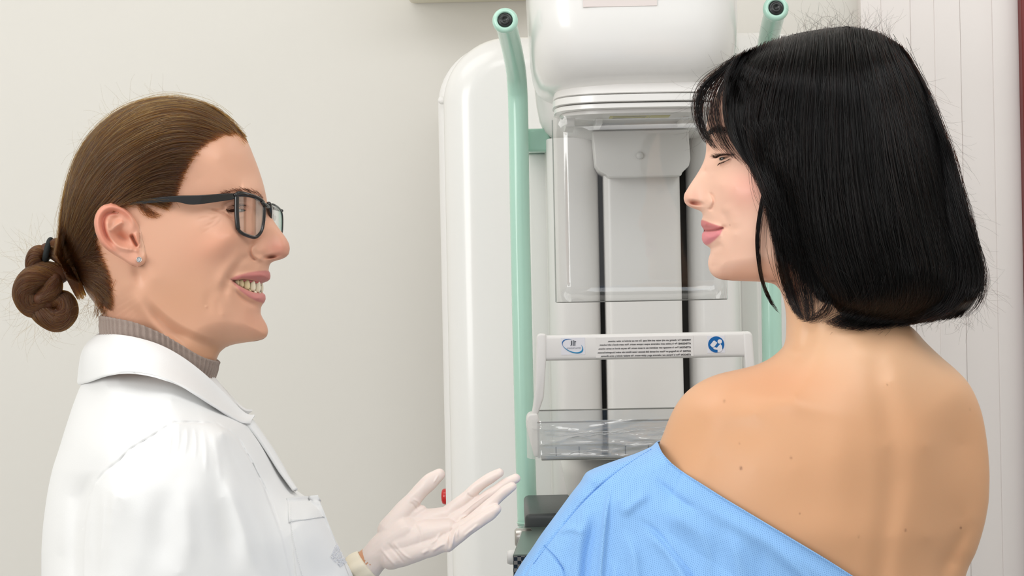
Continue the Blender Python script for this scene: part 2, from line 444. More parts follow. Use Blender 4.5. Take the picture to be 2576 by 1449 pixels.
mesh('base_plate', *rbox(xl - 0.05, xr_ + 0.05, 0.45, 1.15, 0, 0.045, 0.012), M_white2, MM, sharp=40)
# red emergency stop on the side of the cover
M_redb = mat('red_button', srgb(205, 22, 24), 0.3, coat=0.5)
c = P(1122, 1249, 1.05) + np.array([-.001, 0, 0])
mesh('emergency_button', *lathe(c, (-1, 0, 0), [(0, 0.0065), (0.006, 0.0060), (0.0105, 0.0045), (0.0118, 0.002), (0.0118, -0.004)], 32), M_redb, MM)
# mint green grab handles: upright tube that bends towards the patient, round end with black button
def handle(pts, capc, side):
    q = catmull(np.array(pts, float), 10); path = np.array([P(a, b, y) for a, b, y in q]); rr = 0.0128
    o = mesh('grab_handle', *tube(path, rr, 32, cap='flat'), M_green, MM)
    ax = path[-1] - path[-4]; ax /= np.linalg.norm(ax); ax = ax * 0.45 + np.array([0, -1, 0.0]) * 0.55; ax /= np.linalg.norm(ax); e = path[-1]
    mesh('end_cap', *lathe(e, ax, [(0.0128, -0.012), (0.0137, -0.010), (0.0150, -0.002), (0.0152, 0.003), (0.0135, 0.0075), (0.0105, 0.0085), (0.0092, 0.0078), (0.0088, 0.003), (0, 0.003)], 48), M_green, o)
    mesh('push_button', *lathe(e, ax, [(0.0087, 0.002), (0.0086, 0.0068), (0.0070, 0.0082), (0.0063, 0.0078), (0.0060, 0.0088), (0.0035, 0.0092), (0.0028, 0.0080), (0, 0.0078)], 40), M_black, o, label='round black button in the end of the handle')
    # lower collar ring
    c0 = P(*pts[0]); mesh('collar', *torus(c0 + np.array([0, 0, 0.004]), (0, 0, 1), 0.0129, 0.0011), M_green, o)
    return o
handle([(1327, 1322, .62), (1318, 1000, .62), (1309, 600, .62), (1304, 300, .62), (1301, 215, .61), (1296, 165, .575), (1284, 105, .50), (1271, 53, .42)], None, -1)
handle([(1952, 1322, .62), (1944, 1000, .62), (1938, 600, .62), (1931, 300, .62), (1927, 190, .61), (1928, 140, .575), (1937, 82, .50), (1951, 23, .42)], None, 1)
for pa in (1327, 1952):
    mesh('handle_socket', *tube([P(pa, 1326, .62), P(pa + 3, 1500, .62)], 0.0128, 32, cap='flat'), M_green, MM)
# gantry: upright housing that carries everything
Yg = 0.66
gx0, gx1 = X_(1377, 700, Yg), X_(1866, 700, Yg)
mesh('gantry_housing', *rbox(gx0, gx1, Yg, Yh + 0.02, 0.5, Z_(1600, -200, Yg), 0.012, 4), M_grey, MM, sharp=40)
mesh('side_cover', *rbox(X_(1334, 700, Yg + .02), X_(1381, 700, Yg + .02), Yg + .02, Yh + 0.02, 0.5, Z_(1350, 386, Yg + .02), 0.003), M_white2, MM, sharp=40)
mesh('side_cover', *rbox(X_(1862, 700, Yg + .02), X_(1908, 700, Yg + .02), Yg + .02, Yh + 0.02, 0.5, Z_(1880, 380, Yg + .02), 0.003), M_grey, MM, sharp=40)
mesh('handle_bracket', *rbox(X_(1310, 350, .64), X_(1385, 350, .64), .645, .70, Z_(1350, 381, .64), Z_(1350, 322, .64), 0.004), M_green, MM, sharp=40)
mesh('handle_bracket', *rbox(X_(1855, 350, .64), X_(1940, 350, .64), .645, .70, Z_(1900, 372, .64), Z_(1900, 312, .64), 0.004), M_green, MM, sharp=40)
# side pillars (rounded) left and right of the lift slots
for (pa, pb) in ((1382, 1512), (1736, 1866)):
    xa, xb = X_(pa, 700, .60), X_(pb, 700, .60)
    mesh('side_pillar', *loft([((xa + xb) / 2, .645, z, (xb - xa) / 2, .05, 3.2) for z in (0.55, Z_(1500, 345, .60))], 56), M_white2 if pa < 1500 else M_grey, MM, sharp=60)
# centre column between the slots, with the broad block at its top
xa, xb = X_(1524, 700, .585), X_(1716, 700, .585)
mesh('centre_column', *rbox(xa, xb, .585, .68, 0.55, Z_(1600, 390, .585), 0.010, 4), M_grey, MM, sharp=50)
for (pa, pb) in ((1506, 1526), (1713, 1737)):
    mesh('lift_slot', *rbox(X_(pa, 700, .64), X_(pb, 700, .64), .640, .67, 0.9, Z_(pa, 420, .64), 0.001), M_slot, MM, smooth=False)
def wedge(pts, y0, y1, bev):
    """outline in photo pixels at depth y0, pushed back to y1, edges rounded"""
    bm = bmesh.new(); vs = [bm.verts.new(P(a, b, y0)) for a, b in pts]; f = bm.faces.new(vs)
    ex = bmesh.ops.extrude_face_region(bm, geom=[f])['geom']
    for g in ex:
        if isinstance(g, bmesh.types.BMVert): g.co.y += y1 - y0
    bmesh.ops.recalc_face_normals(bm, faces=bm.faces)
    bmesh.ops.bevel(bm, geom=bm.edges[:], offset=bev, segments=4, profile=0.5, affect='EDGES', clamp_overlap=True)
    bm.verts.index_update(); V = [tuple(v.co) for v in bm.verts]; F = [tuple(v.index for v in f.verts) for f in bm.faces]; bm.free(); return V, F
mesh('column_head', *wedge([(1490, 330), (1732, 325), (1737, 400), (1733, 418), (1716, 434), (1714, 442), (1530, 446), (1526, 440), (1508, 430), (1498, 415)], .555, .66, 0.006), M_grey, MM, sharp=50)
c = P(1610, 391, .552); mesh('screw_boss', *lathe(c, (0, -1, 0), [(0.0001, .0016), (.0028, .0014), (.0042, -.0002), (.0046, -.002)], 24), M_white2, MM)
# tube head
def sec(pl, pr, py, Y, hy, e, yc):
    xa, xb = X_(pl, py, Y), X_(pr, py, Y); return ((xa + xb) / 2, yc, Z_((pl + pr) / 2, py, Y), (xb - xa) / 2, hy, e)
TH = [sec(1322, 1860, -260, .40, .19, 5, .55), sec(1326, 1866, -60, .40, .19, 5, .55), sec(1332, 1869, 40, .395, .195, 5, .55), sec(1337, 1868, 110, .395, .193, 4.6, .55),
      sec(1345, 1863, 160, .40, .187, 4.2, .555), sec(1358, 1852, 195, .41, .176, 4.0, .56), sec(1376, 1836, 217, .42, .162, 3.8, .565), sec(1396, 1812, 230, .43, .145, 3.6, .57),
      sec(1420, 1790, 237, .44, .125, 3.4, .575), sec(1450, 1760, 240, .45, .10, 3.2, .58)]
th = mesh('tube_head', *loft(TH, 96), M_white, MM)
lab = P(1560, 8, .352)
mesh('paper_label', *rbox(X_(1467, 5, .352), X_(1653, 5, .352), .3545, .3565, Z_(1560, 15, .352), Z_(1560, -40, .352), 0), mat('pink_paper', srgb(233, 223, 219), 0.7), th, smooth=False)
# arm body behind the tube head, swept down to the gantry
AB = [sec(1340, 1862, 75, .60, .11, 3.5, .66), sec(1341, 1866, 130, .60, .11, 3.5, .66), sec(1345, 1868, 200, .60, .11, 3.5, .66), sec(1351, 1866, 250, .60, .11, 3.5, .66),
      sec(1359, 1862, 290, .60, .105, 3.4, .66), sec(1372, 1856, 320, .60, .10, 3.2, .66), sec(1392, 1840, 340, .60, .09, 3, .66), sec(1420, 1815, 350, .60, .07, 2.8, .66)]
mesh('arm_body', *loft(AB, 80), M_white2, MM)
# collimator: three rims stacked under the tube head
def rim(pl, pr, pyt, pyb, yf, yb, e, m, name):
    Y = (yf + yb) / 2; hy = (yb - yf) / 2
    return mesh(name, *loft([sec(pl + 3, pr - 3, pyt, Y, hy - .002, e, Y), sec(pl, pr, pyt + 1.5, Y, hy, e, Y), sec(pl, pr, pyb - 1.5, Y, hy, e, Y), sec(pl + 4, pr - 4, pyb, Y, hy - .002, e, Y)], 96), m, MM, sharp=50)
rim(1392, 1845, 226, 252, .400, .60, 3.2, M_white2, 'collimator_neck')
rim(1390, 1832, 254, 272, .392, .585, 3.2, M_white, 'collimator_rim')
rim(1394, 1828, 274, 287, .396, .58, 3.2, M_white, 'collimator_rim')
rim(1408, 1815, 288, 300, .410, .59, 3.2, M_grey, 'collimator_plate')
for (a_, b_, w_, d_) in ((1433, 316, 14, .012), (1505, 309, 10, .004), (1720, 303, 10, .004)):
    c = P(a_, b_, .50); mesh('guide_block', *rbox(c[0] - w_ * .0004, c[0] + w_ * .0004, .47, .56, c[2] - .004, c[2] + .012, .001), M_white2, MM, sharp=40)
c = P(1430, 290, .45); cz = Z_(1560, 301, .50)
o = mesh('warning_label', *rbox(X_(1533, 290, .46), X_(1633, 290, .46), .445, .475, cz - .0006, cz + .0003, 0), M_yel, MM, smooth=False, label='yellow warning label under the collimator')
mesh('warning_label', *rbox(X_(1635, 290, .46), X_(1684, 290, .46), .445, .475, cz - .0006, cz + .0003, 0), M_yel, MM, smooth=False, label='yellow triangle label under the collimator')
mesh('print', *rbox(X_(1541, 290, .46), X_(1624, 290, .46), .4485, .4515, cz - .0010, cz, 0), M_lgrey, o, smooth=False)
mesh('print', *rbox(X_(1541, 290, .46), X_(1624, 290, .46), .4685, .4715, cz - .0010, cz, 0), M_lgrey, o, smooth=False)
# clear face shield: U-shaped sheet
yF, yB = .400, .47
xa, xb = X_(1394, 280, yF), X_(1824, 280, yF); xa2, xb2 = X_(1402, 750, yF), X_(1828, 750, yF); z1, z0 = Z_(1600, 286, yF), Z_(1600, 757, yF)
plan = []; rr_ = .022
plan += [(0, yB), (0, yF + rr_)] + [(rr_ - rr_ * math.cos(t), yF + rr_ - rr_ * math.sin(t)) for t in np.linspace(0, math.pi / 2, 9)[1:]]
plan = np.array(plan); xa = min(xa, xa2); xb = max(xb, xb2)
def bow(x): u = (x - (xa + xb) / 2) / ((xb - xa) / 2); return -0.006 * (1 - u * u)
left = [(xa + a, b) for a, b in plan]; right = [(xb - a, b) for a, b in plan[::-1]]; mid = [(x, yF + bow(x)) for x in np.linspace(xa + rr_, xb - rr_, 14)[1:-1]]
pl = left + mid + right; zz = np.linspace(z0, z1, 10)
G_ = np.array([[(x, y, z) for (x, y) in pl] for z in zz])
sh = mesh('face_shield', *sheet(G_), M_clear, MM, sharp=30); thicken(sh, 0.002)
mesh('shield_edge', *tube([(x, y, z0) for x, y in pl], 0.0006, 8, cap='flat'), M_edge, sh)
mesh('shield_edge', *tube([(left[0][0], left[0][1], z) for z in zz], 0.0007, 8, cap='flat'), M_edge, sh)
# compression paddle: white frame, clear tray wrapped in film
Yp = .37
CP = mesh('compression_paddle', *rbox(X_(1352, 870, Yp), X_(1893, 870, Yp), Yp, Yp + .016, Z_(1620, 903, Yp), Z_(1620, 839, Yp), .0045, 4), M_white2, MM, sharp=40, label='white frame bar printed with cleaning instructions')
def arm(p0, p1, p2, p3):
    pts = [P(*p0), P(*p1), P(*p2), P(*p3)]; return tube(catmull(np.array(pts), 4), [.0062] * 13, 20, flat=0.9)
def bar(name, quad, y0, y1, bev, m, par):
    return mesh(name, *wedge(quad, y0, y1, bev), m, par, sharp=45)
bar('paddle_arm', [(1350, 846), (1357, 839), (1374, 840), (1374, 905), (1368, 1000), (1352, 1047), (1336, 1047), (1340, 1030), (1346, 980)], Yp - .002, Yp + .02, .003, M_white2, MM)
bar('paddle_arm', [(1870, 836), (1886, 836), (1893, 842), (1903, 980), (1911, 1030), (1917, 1045), (1897, 1045), (1882, 1000), (1874, 905)], Yp - .002, Yp + .02, .003, M_white2, MM)
bar('paddle_hub', [(1325, 1050), (1332, 1042), (1352, 1040), (1358, 1060), (1356, 1150), (1344, 1150), (1328, 1090), (1323, 1070)], Yp - .004, Yp + .05, .004, M_white2, MM)
bar('paddle_hub', [(1900, 1040), (1920, 1042), (1930, 1055), (1925, 1090), (1912, 1150), (1898, 1150), (1896, 1060)], Yp - .004, Yp + .05, .004, M_white2, MM)
# tray: open box of clear plastic
def boxwalls(x0, x1, y0, y1, z0, z1, t):
    return merge([rbox(x0, x1, y0, y0 + t, z0, z1, t * .3, 1), rbox(x0, x1, y1 - t, y1, z0, z1, t * .3, 1), rbox(x0, x0 + t, y0, y1, z0, z1, t * .3, 1), rbox(x1 - t, x1, y0, y1, z0, z1, t * .3, 1), rbox(x0, x1, y0, y1, z0, z0 + t, t * .3, 1)])
tx0, tx1 = X_(1352, 1100, .30), X_(1915, 1100, .30); tz0, tz1 = Z_(1500, 1150, .30), Z_(1500, 1060, .30)
tray = mesh('paddle_tray', *boxwalls(tx0, tx1, .30, .52, tz0, tz1, .0022), M_clear, MM, sharp=40, label='clear plastic tray of the paddle')
for (y_, z_) in ((.30, tz1), (.52, tz1)):
    mesh('tray_lip', *tube([(tx0, y_, z_), (tx1, y_, z_)], .0009, 8, cap='flat'), M_edge, tray)
mesh('tray_base', *rbox(tx0 + .004, tx1 - .004, .304, .50, tz0 - .003, tz0 - .0005, .001), M_lgrey, tray, sharp=40)
for i in range(9):
    x = tx0 + .02 + i * .026; mesh('tray_rib', *rbox(x, x + .0014, .303, .305, tz0 + .002, tz0 + .012, 0), M_edge, tray, smooth=False)
# cling film wrapped round the tray and hub
nf = 90; fx = np.linspace(tx0 - .012, tx1 + .004, nf); fz = np.linspace(tz0 - .001, tz1 + .002, 26)
Xf, Zf = np.meshgrid(fx, fz); nz = np.zeros_like(Xf)
for i in range(26):
    a0 = RNG.uniform(-.25, .25); x0_ = RNG.uniform(tx0, tx1); z0_ = RNG.uniform(tz0, tz1); wd = RNG.uniform(.0008, .002)
    dd = (Zf - z0_) - a0 * (Xf - x0_); nz += .0022 * np.exp(-(dd / wd) ** 2) * np.exp(-((Xf - x0_) / .05) ** 2)
edge_ = np.clip((Xf - (tx0 - .012)) / .02, 0, 1); yfilm = .294 - nz + (1 - np.sqrt(np.clip(1 - (1 - edge_) ** 2, 0, 1))) * .03
fl = mesh('cling_film', *sheet(np.stack([Xf, yfilm, Zf], -1)), M_film, tray, label='creased clear film wrapped round the tray')
# film strands standing off the tray as creases
for i in range(16):
    xa_ = RNG.uniform(tx0, tx1 - .08); za = RNG.uniform(tz0 + .005, tz1 - .003); ln = RNG.uniform(.03, .11)
    q = [(xa_ + ln * t, .2915 + .001 * math.sin(7 * t), za + ln * .10 * t * RNG.uniform(-.2, 1) + .001 * math.sin(4 * t + i)) for t in np.linspace(0, 1, 6)]
    mesh('film_crease', *tube(q, [.0002, .0004, .0005, .0005, .0004, .0001], 6), M_film, fl)
# printed marks on the bar (text on the photo reads mirrored)
yl = Yp - .0003
def sticker(px0, px1, py0, py1, m, par=CP):
    return mesh('sticker', *rbox(X_(px0, py0, Yp), X_(px1, py0, Yp), yl - .0002, Yp + .0005, Z_(px0, py1, Yp), Z_(px0, py0, Yp), 0), m, par, smooth=False)
M_stk = mat('white_sticker', srgb(238, 238, 244), 0.4); M_ink = mat('black_ink', srgb(30, 30, 34), 0.5); M_blue = mat('blue_ink', srgb(10, 104, 176), 0.4)
M_cyan = mat('cyan_ink', srgb(30, 140, 190), 0.4); M_tink = mat('grey_ink', srgb(170, 172, 180), 0.5); M_dots = mat('dark_grey_ink', srgb(80, 84, 92), 0.5)
sticker(1411, 1471, 850, 893, M_stk)
s_txt = sticker(1498, 1744, 849, 900, M_white2); s_sym = sticker(1779, 1823, 845, 888, M_stk)
def text(body, px, py, hpx, m, par, bold=False, wpx=None, name='lettering'):
    cu = bpy.data.curves.new(name, 'FONT'); cu.body = body; cu.size = 1; cu.align_x = 'LEFT'; cu.extrude = 0.004
    if bold: cu.offset = 0.012
    o = bpy.data.objects.new(name, cu); COL.objects.link(o); bpy.context.view_layer.update()
    me = bpy.data.meshes.new_from_object(o.evaluated_get(bpy.context.evaluated_depsgraph_get())); bpy.data.objects.remove(o)
    a = np.zeros(len(me.vertices) * 3); me.vertices.foreach_get('co', a); a = a.reshape(-1, 3)
    sy = hpx * mpp(Yp) / 0.72; wd = a[:, 0].max() - a[:, 0].min(); sx = (wpx * mpp(Yp) / wd) if wpx else sy
    c = P(px, py, Yp)                                # right end of the line: it runs leftwards
    V = np.column_stack([c[0] - (a[:, 0] - a[:, 0].min()) * sx, np.full(len(a), yl - .0004) - a[:, 2] * .05, c[2] + a[:, 1] * sy])
    me.vertices.foreach_set('co', V.ravel()); me.update(); me.materials.clear(); me.materials.append(m)
    o = bpy.data.objects.new(name, me); COL.objects.link(o); attach(o, par); return o
lines = [('WARNING! For cleaning use only water and mild soap. Do not use alcohol or other solvents.', 857, 209),
         ('ATTENZIONE! Per la pulizia usare solamente acqua e sapone neutro. Non usare alcool o altri solventi.', 866, 230),
         ('ATTENTION! Pour le nettoyage user seulement eau et savon neutre. Ne use pas alcool ou autres solvants.', 875.5, 233),
         ('ACHTUNG! F\u00fcr die Reinigung nur Wasser und neutrale Seife benutzen. Keinen Alkohol oder andere L\u00f6sungsmittel benutzen.', 885, 235),
         ('ATENCION! Para la limpieza usar solamente agua y jab\u00f3n neutro. No emplear alcohol y otros diluentes.', 894, 227)]
for b, y, wd in lines:
    w0, rest = b.split(' ', 1); f = wd * len(w0) * 1.25 / len(b)
    text(w0, 1738, y, 4.6, M_ink, CP, True, f); text(rest, 1738 - f - 3, y, 4.6, M_ink, CP, False, wd - f - 3)
def flat(pts, m, par, name, dz=.0006):
    V = [P(a, b, Yp) for a, b in pts]; V = [(v[0], yl - dz, v[2]) for v in V]; V2 = [(v[0], yl - dz + .0003, v[2]) for v in V]; n = len(V)
    return mesh(name, V + V2, [tuple(range(n)), tuple(range(2 * n - 1, n - 1, -1))] + [(i, (i + 1) % n, (i + 1) % n + n, i + n) for i in range(n)], m, par, smooth=False)
def circ(cx, cy, r, n=40, ry=None): return [(cx + r * math.cos(2 * math.pi * i / n), cy + (ry or r) * math.sin(2 * math.pi * i / n)) for i in range(n)]
flat(circ(1801.5, 866.5, 20.3), M_blue, s_sym, 'symbol_disc', .0006)
flat(circ(1810.5, 859, 5.6), M_stk, s_sym, 'symbol_head', .0009)
flat([(1786, 868), (1794, 858), (1803, 864), (1797, 872), (1792, 874)], M_stk, s_sym, 'symbol_book', .0009)
flat([(1793, 858), (1797, 856.5), (1804, 862), (1803, 864)], M_stk, s_sym, 'symbol_page', .0010)
flat([(1812, 865), (1816, 870), (1817, 880), (1812, 885), (1805, 886), (1805, 880), (1797, 879), (1793, 875), (1798, 873), (1803, 875), (1808, 869)], M_stk, s_sym, 'symbol_body', .0010)
# oval swoosh of the maker's emblem, letters and thin word under them
oc, orx, ory, ro = (1440.5, 871), 28.5, 15.5, math.radians(24)
def oval(t, k): x, y = orx * math.cos(t) * k, ory * math.sin(t) * k; return (oc[0] + x * math.cos(ro) - y * math.sin(ro), oc[1] + x * math.sin(ro) + y * math.cos(ro))
for (t0, t1, wmax, m) in ((-0.9, 2.6, .16, M_cyan), (2.5, 4.4, .08, M_blue)):
    ts = np.linspace(t0, t1, 26); wv = wmax * np.sin(np.linspace(0, math.pi, 26)) + .015
    flat([oval(t, 1) for t in ts] + [oval(t, 1 - v) for t, v in zip(ts[::-1], wv[::-1])], m, CP, 'emblem_swoosh', .0007)
for pts in ([(1436.5, 857), (1439, 857), (1439, 867), (1436.5, 870), (1434.5, 870), (1436.5, 867)], [(1441, 856), (1443, 856), (1443, 870), (1441, 870)], [(1444.5, 857), (1450, 859), (1447, 861), (1447, 870), (1445, 870)]):
    flat(pts, M_dots, CP, 'emblem_letter', .0007)
text('METALTRONICA', 1461, 877, 3.6, M_tink, CP, False, 36)
# breast support / detector below and dark table
c = P(1640, 1190, .45)
mesh('support_column', *loft([(float(P(1625, 1300, .5)[0]), .60, z, hx, .12, 3) for z, hx in ((Z_(1600, 1500, .5), .085), (Z_(1600, 1300, .5), .09), (Z_(1600, 1200, .5), .098), (Z_(1600, 1155, .5), .102))], 48), M_white2, MM)
M_dark = mat('dark_grey_enamel', srgb(70, 74, 74), 0.45, coat=0.1); M_tab = mat('smoky_table_top', srgb(84, 98, 90), 0.3, coat=0.15)
t_z1 = Z_(1400, 1262, .50)
det = mesh('detector_housing', *rbox(X_(1320, 1290, .36), X_(1925, 1290, .36), .36, .58, Z_(1400, 1345, .36), Z_(1400, 1292, .36), .006, 4), M_dark, MM, sharp=45, label='dark grey detector housing')
tzt, tzb = Z_(1400, 1393, .12), Z_(1400, 1520, .12); qx = [(X_(1290, 1390, .12), .12), (X_(1960, 1390, .12), .12), (X_(1925, 1330, .42), .42), (X_(1321, 1330, .42), .42)]
o = mesh('support_table', [(x, y, tzt) for x, y in qx] + [(x, y, tzb) for x, y in qx], [(0, 1, 2, 3), (7, 6, 5, 4), (0, 4, 5, 1), (1, 5, 6, 2), (2, 6, 7, 3), (3, 7, 4, 0)], M_tab, MM, sharp=45, label='smoky glossy support table')
bv = o.modifiers.new('b', 'BEVEL'); bv.width = .0012; bv.segments = 2
# carbon weave front
mc = mat('carbon_weave', srgb(30, 30, 32), 0.25, coat=0.5); nt = mc.node_tree; ck = nt.nodes.new('ShaderNodeTexChecker'); ck.inputs['Scale'].default_value = 260
tc_ = nt.nodes.new('ShaderNodeTexCoord'); nt.links.new(tc_.outputs['Object'], ck.inputs[0]); ck.inputs[1].default_value = srgb(20, 20, 20); ck.inputs[2].default_value = srgb(128, 120, 110)
nt.links.new(ck.outputs[0], nt.nodes['Principled BSDF'].inputs['Base Color'])
mesh('carbon_front', *rbox(X_(1291, 1390, .12), X_(1959, 1390, .12), .1185, .1205, Z_(1400, 1519, .12), Z_(1400, 1396, .12), 0), mc, MM, smooth=False)
c = P(1308, 1352, .33); mesh('clamp_knob', *lathe(c + np.array([.006, 0, 0]), (-1, 0, 0), [(0, .012), (.0085, .012), (.0105, .010), (.0105, -.006), (.006, -.01)], 32), M_steel, MM, label='brushed steel clamp knob')
c = P(1290, 1402, .20); mesh('adjusting_knob', *lathe(c + np.array([.006, 0, 0]), (-1, 0, 0), [(0, .0125), (.0065, .012), (.0078, .009), (.0078, -.008)], 32), M_white2, MM, label='white adjusting knob')
# ================================================================== skin and hair materials
M_skin = mat('skin', (0.8, 0.5, 0.36, 1), 0.38, vcol='skin', sss=0.12, spec=0.35, bump=[(900, 0.06, 0.0006), (120, 0.05, 0.001)], vary=0.03)
M_teeth = mat('tooth_enamel', srgb(238, 226, 198), 0.15, coat=0.6, sss=0.1)
M_eye = mat('eye_white', srgb(225, 222, 215), 0.08, coat=1.0)
M_iris = mat('dark_iris', srgb(45, 40, 32), 0.1, coat=1.0)
def hair_mat(name, mel, red, rough, rr=0.35, ior=1.5, rnd=0.25):
    m = bpy.data.materials.new(name); m.use_nodes = True; nt = m.node_tree; nt.nodes.remove(nt.nodes['Principled BSDF'])
    h = nt.nodes.new('ShaderNodeBsdfHairPrincipled'); h.parametrization = 'MELANIN'
    h.inputs['IOR'].default_value = ior
    def s(k, v):
        if k in h.inputs: h.inputs[k].default_value = v
    s('Melanin', mel); s('Melanin Redness', red); s('Roughness', rough); s('Radial Roughness', rr); s('Random Color', rnd); s('Random Roughness', 0.2)
    nt.links.new(h.outputs[0], nt.nodes['Material Output'].inputs[0]); return m
M_hairB = hair_mat('brown_hair', 0.52, 0.48, 0.30, rnd=0.35)
M_hairK = hair_mat('black_hair', 1.0, 0.4, 0.22, ior=1.4, rnd=0.12)
M_hairD = hair_mat('dark_brown_hair', 0.8, 0.4, 0.35)
M_hairR = hair_mat('chestnut_hair', 0.50, 0.9, 0.30, rnd=0.4)
M_hairL = hair_mat('light_brown_hair', 0.34, 0.45, 0.25, rnd=0.4)
M_capB = mat('brown_hair_mass', srgb(84, 52, 34), 0.5, spec=0.3)
M_capK = mat('black_hair_mass', srgb(14, 11, 11), 0.8, spec=0.08)
def lerpcol(C, c2, k): return C + (np.array(c2[:3])[None] - C) * np.clip(k, 0, 1).reshape(-1, 1)
def finish_col(C): return np.column_stack([np.clip(C, 0, 1), np.ones(len(C))])
# ================================================================== the doctor
dc = P(400, 1000, 0)
DR = empty('person', (float(dc[0]), 0, 0), 'smiling person in white lab coat with knotted brown hair, holding out a gloved hand', 'person')
dL = [(420, 243), (360, 252), (300, 275), (255, 308), (220, 345), (185, 410), (162, 480), (153, 560), (162, 620), (188, 680), (214, 730), (244, 772), (262, 800), (264, 850), (262, 880), (250, 930), (235, 980), (205, 1040), (180, 1100), (150, 1200), (132, 1300), (125, 1450), (150, 1700), (190, 2000)]
dL = [(x, y) for x, y in dL]
dR = [(424, 243), (470, 246), (520, 262), (560, 288), (600, 325), (622, 355), (638, 392), (653, 432), (664, 468), (669, 490), (672, 506), (677, 524), (681, 540), (689, 556), (700, 572), (712, 588), (722, 603), (727.5, 615), (729, 625), (727, 637), (720, 646), (708, 652), (694, 656), (685, 659.5), (680, 664), (677, 672), (676, 680), (679.5, 687), (680.5, 694), (679.5, 701), (674, 707), (664, 711), (657, 714), (654, 722), (655, 731), (662, 737), (667.5, 743), (668.5, 751), (666, 759), (660, 767), (656.5, 776), (656, 787), (660, 798), (667, 810), (672.5, 822), (674.5, 833), (672, 844), (664, 852), (650, 857), (630, 860), (605, 863.5), (583, 868), (566, 875), (553, 887), (546, 902), (538, 925), (525, 960), (535, 1010), (610, 1080), (680, 1200), (760, 1320), (840, 1440), (860, 1550), (840, 1700), (800, 2000)]
dG = [(640, 400, 118), (600, 380, 140), (550, 400, 158), (500, 450, 158), (500, 510, 154), (555, 470, 146), (615, 470, 118), (650, 485, 74), (600, 500, 122), (640, 500, 92),
      (575, 525, 120), (600, 530, 104), (625, 532, 84), (648, 535, 56), (668, 540, 30), (684, 556, 20), (700, 590, 25), (716, 618, 30), (700, 635, 34), (672, 628, 42), (650, 625, 56), (660, 596, 46), (676, 575, 36), (645, 650, 62),
      (640, 575, 74), (612, 580, 108), (580, 592, 138), (545, 590, 156), (560, 640, 146), (600, 635, 116), (625, 650, 86), (500, 570, 168), (450, 560, 174), (400, 565, 180), (350, 600, 182), (300, 600, 184), (250, 600, 176),
      (670, 670, 40), (650, 675, 58), (620, 680, 84), (590, 700, 106), (555, 705, 130), (530, 660, 152), (660, 705, 42), (635, 722, 62), (665, 750, 36), (640, 757, 58), (605, 755, 88), (575, 740, 116),
      (665, 825, 44), (640, 830, 64), (600, 820, 90), (560, 790, 118), (520, 750, 136), (480, 700, 154), (430, 680, 166), (390, 700, 168), (580, 850, 92), (520, 840, 118), (460, 810, 136), (420, 780, 146), (380, 740, 156),
      (330, 780, 146), (400, 860, 140), (480, 905, 128), (300, 850, 146), (440, 900, 140), (300, 400, 200), (400, 330, 195), (500, 330, 170), (220, 450, 195), (200, 550, 188), (220, 650, 165), (300, 700, 160), (250, 740, 148), (590, 320, 150),
      (400, 960, 150), (300, 960, 150), (520, 960, 130), (260, 1040, 180), (400, 1060, 230), (520, 1080, 200), (300, 1200, 260), (500, 1300, 270), (650, 1300, 200), (150, 1300, 180), (400, 1500, 270), (700, 1500, 200), (400, 2000, 270)]
dRad = [(640, 400, 110), (600, 340, 130), (500, 300, 175), (420, 243, 195), (300, 290, 200), (200, 400, 200), (150, 560, 190), (220, 720, 150), (262, 820, 130), (672, 500, 34), (690, 556, 15), (712, 590, 18), (729, 625, 26), (705, 652, 22), (683, 662, 20), (677, 676, 26), (680, 694, 34), (655, 722, 30), (668, 750, 34), (656, 785, 36), (674, 833, 52), (650, 857, 58), (600, 864, 70), (550, 890, 110), (542, 930, 120), (300, 1100, 250), (600, 1200, 250), (400, 1500, 260)]
mouth = [(579, 703), (592, 703.5), (612, 701), (635, 704), (655, 711), (668, 714), (664, 735), (652, 737), (636, 736), (618, 729), (600, 719), (588, 710)]
eyeop = [(568, 531), (580, 526.5), (595, 524), (610, 525), (620, 530), (610, 533), (597, 534.5), (582, 534)]
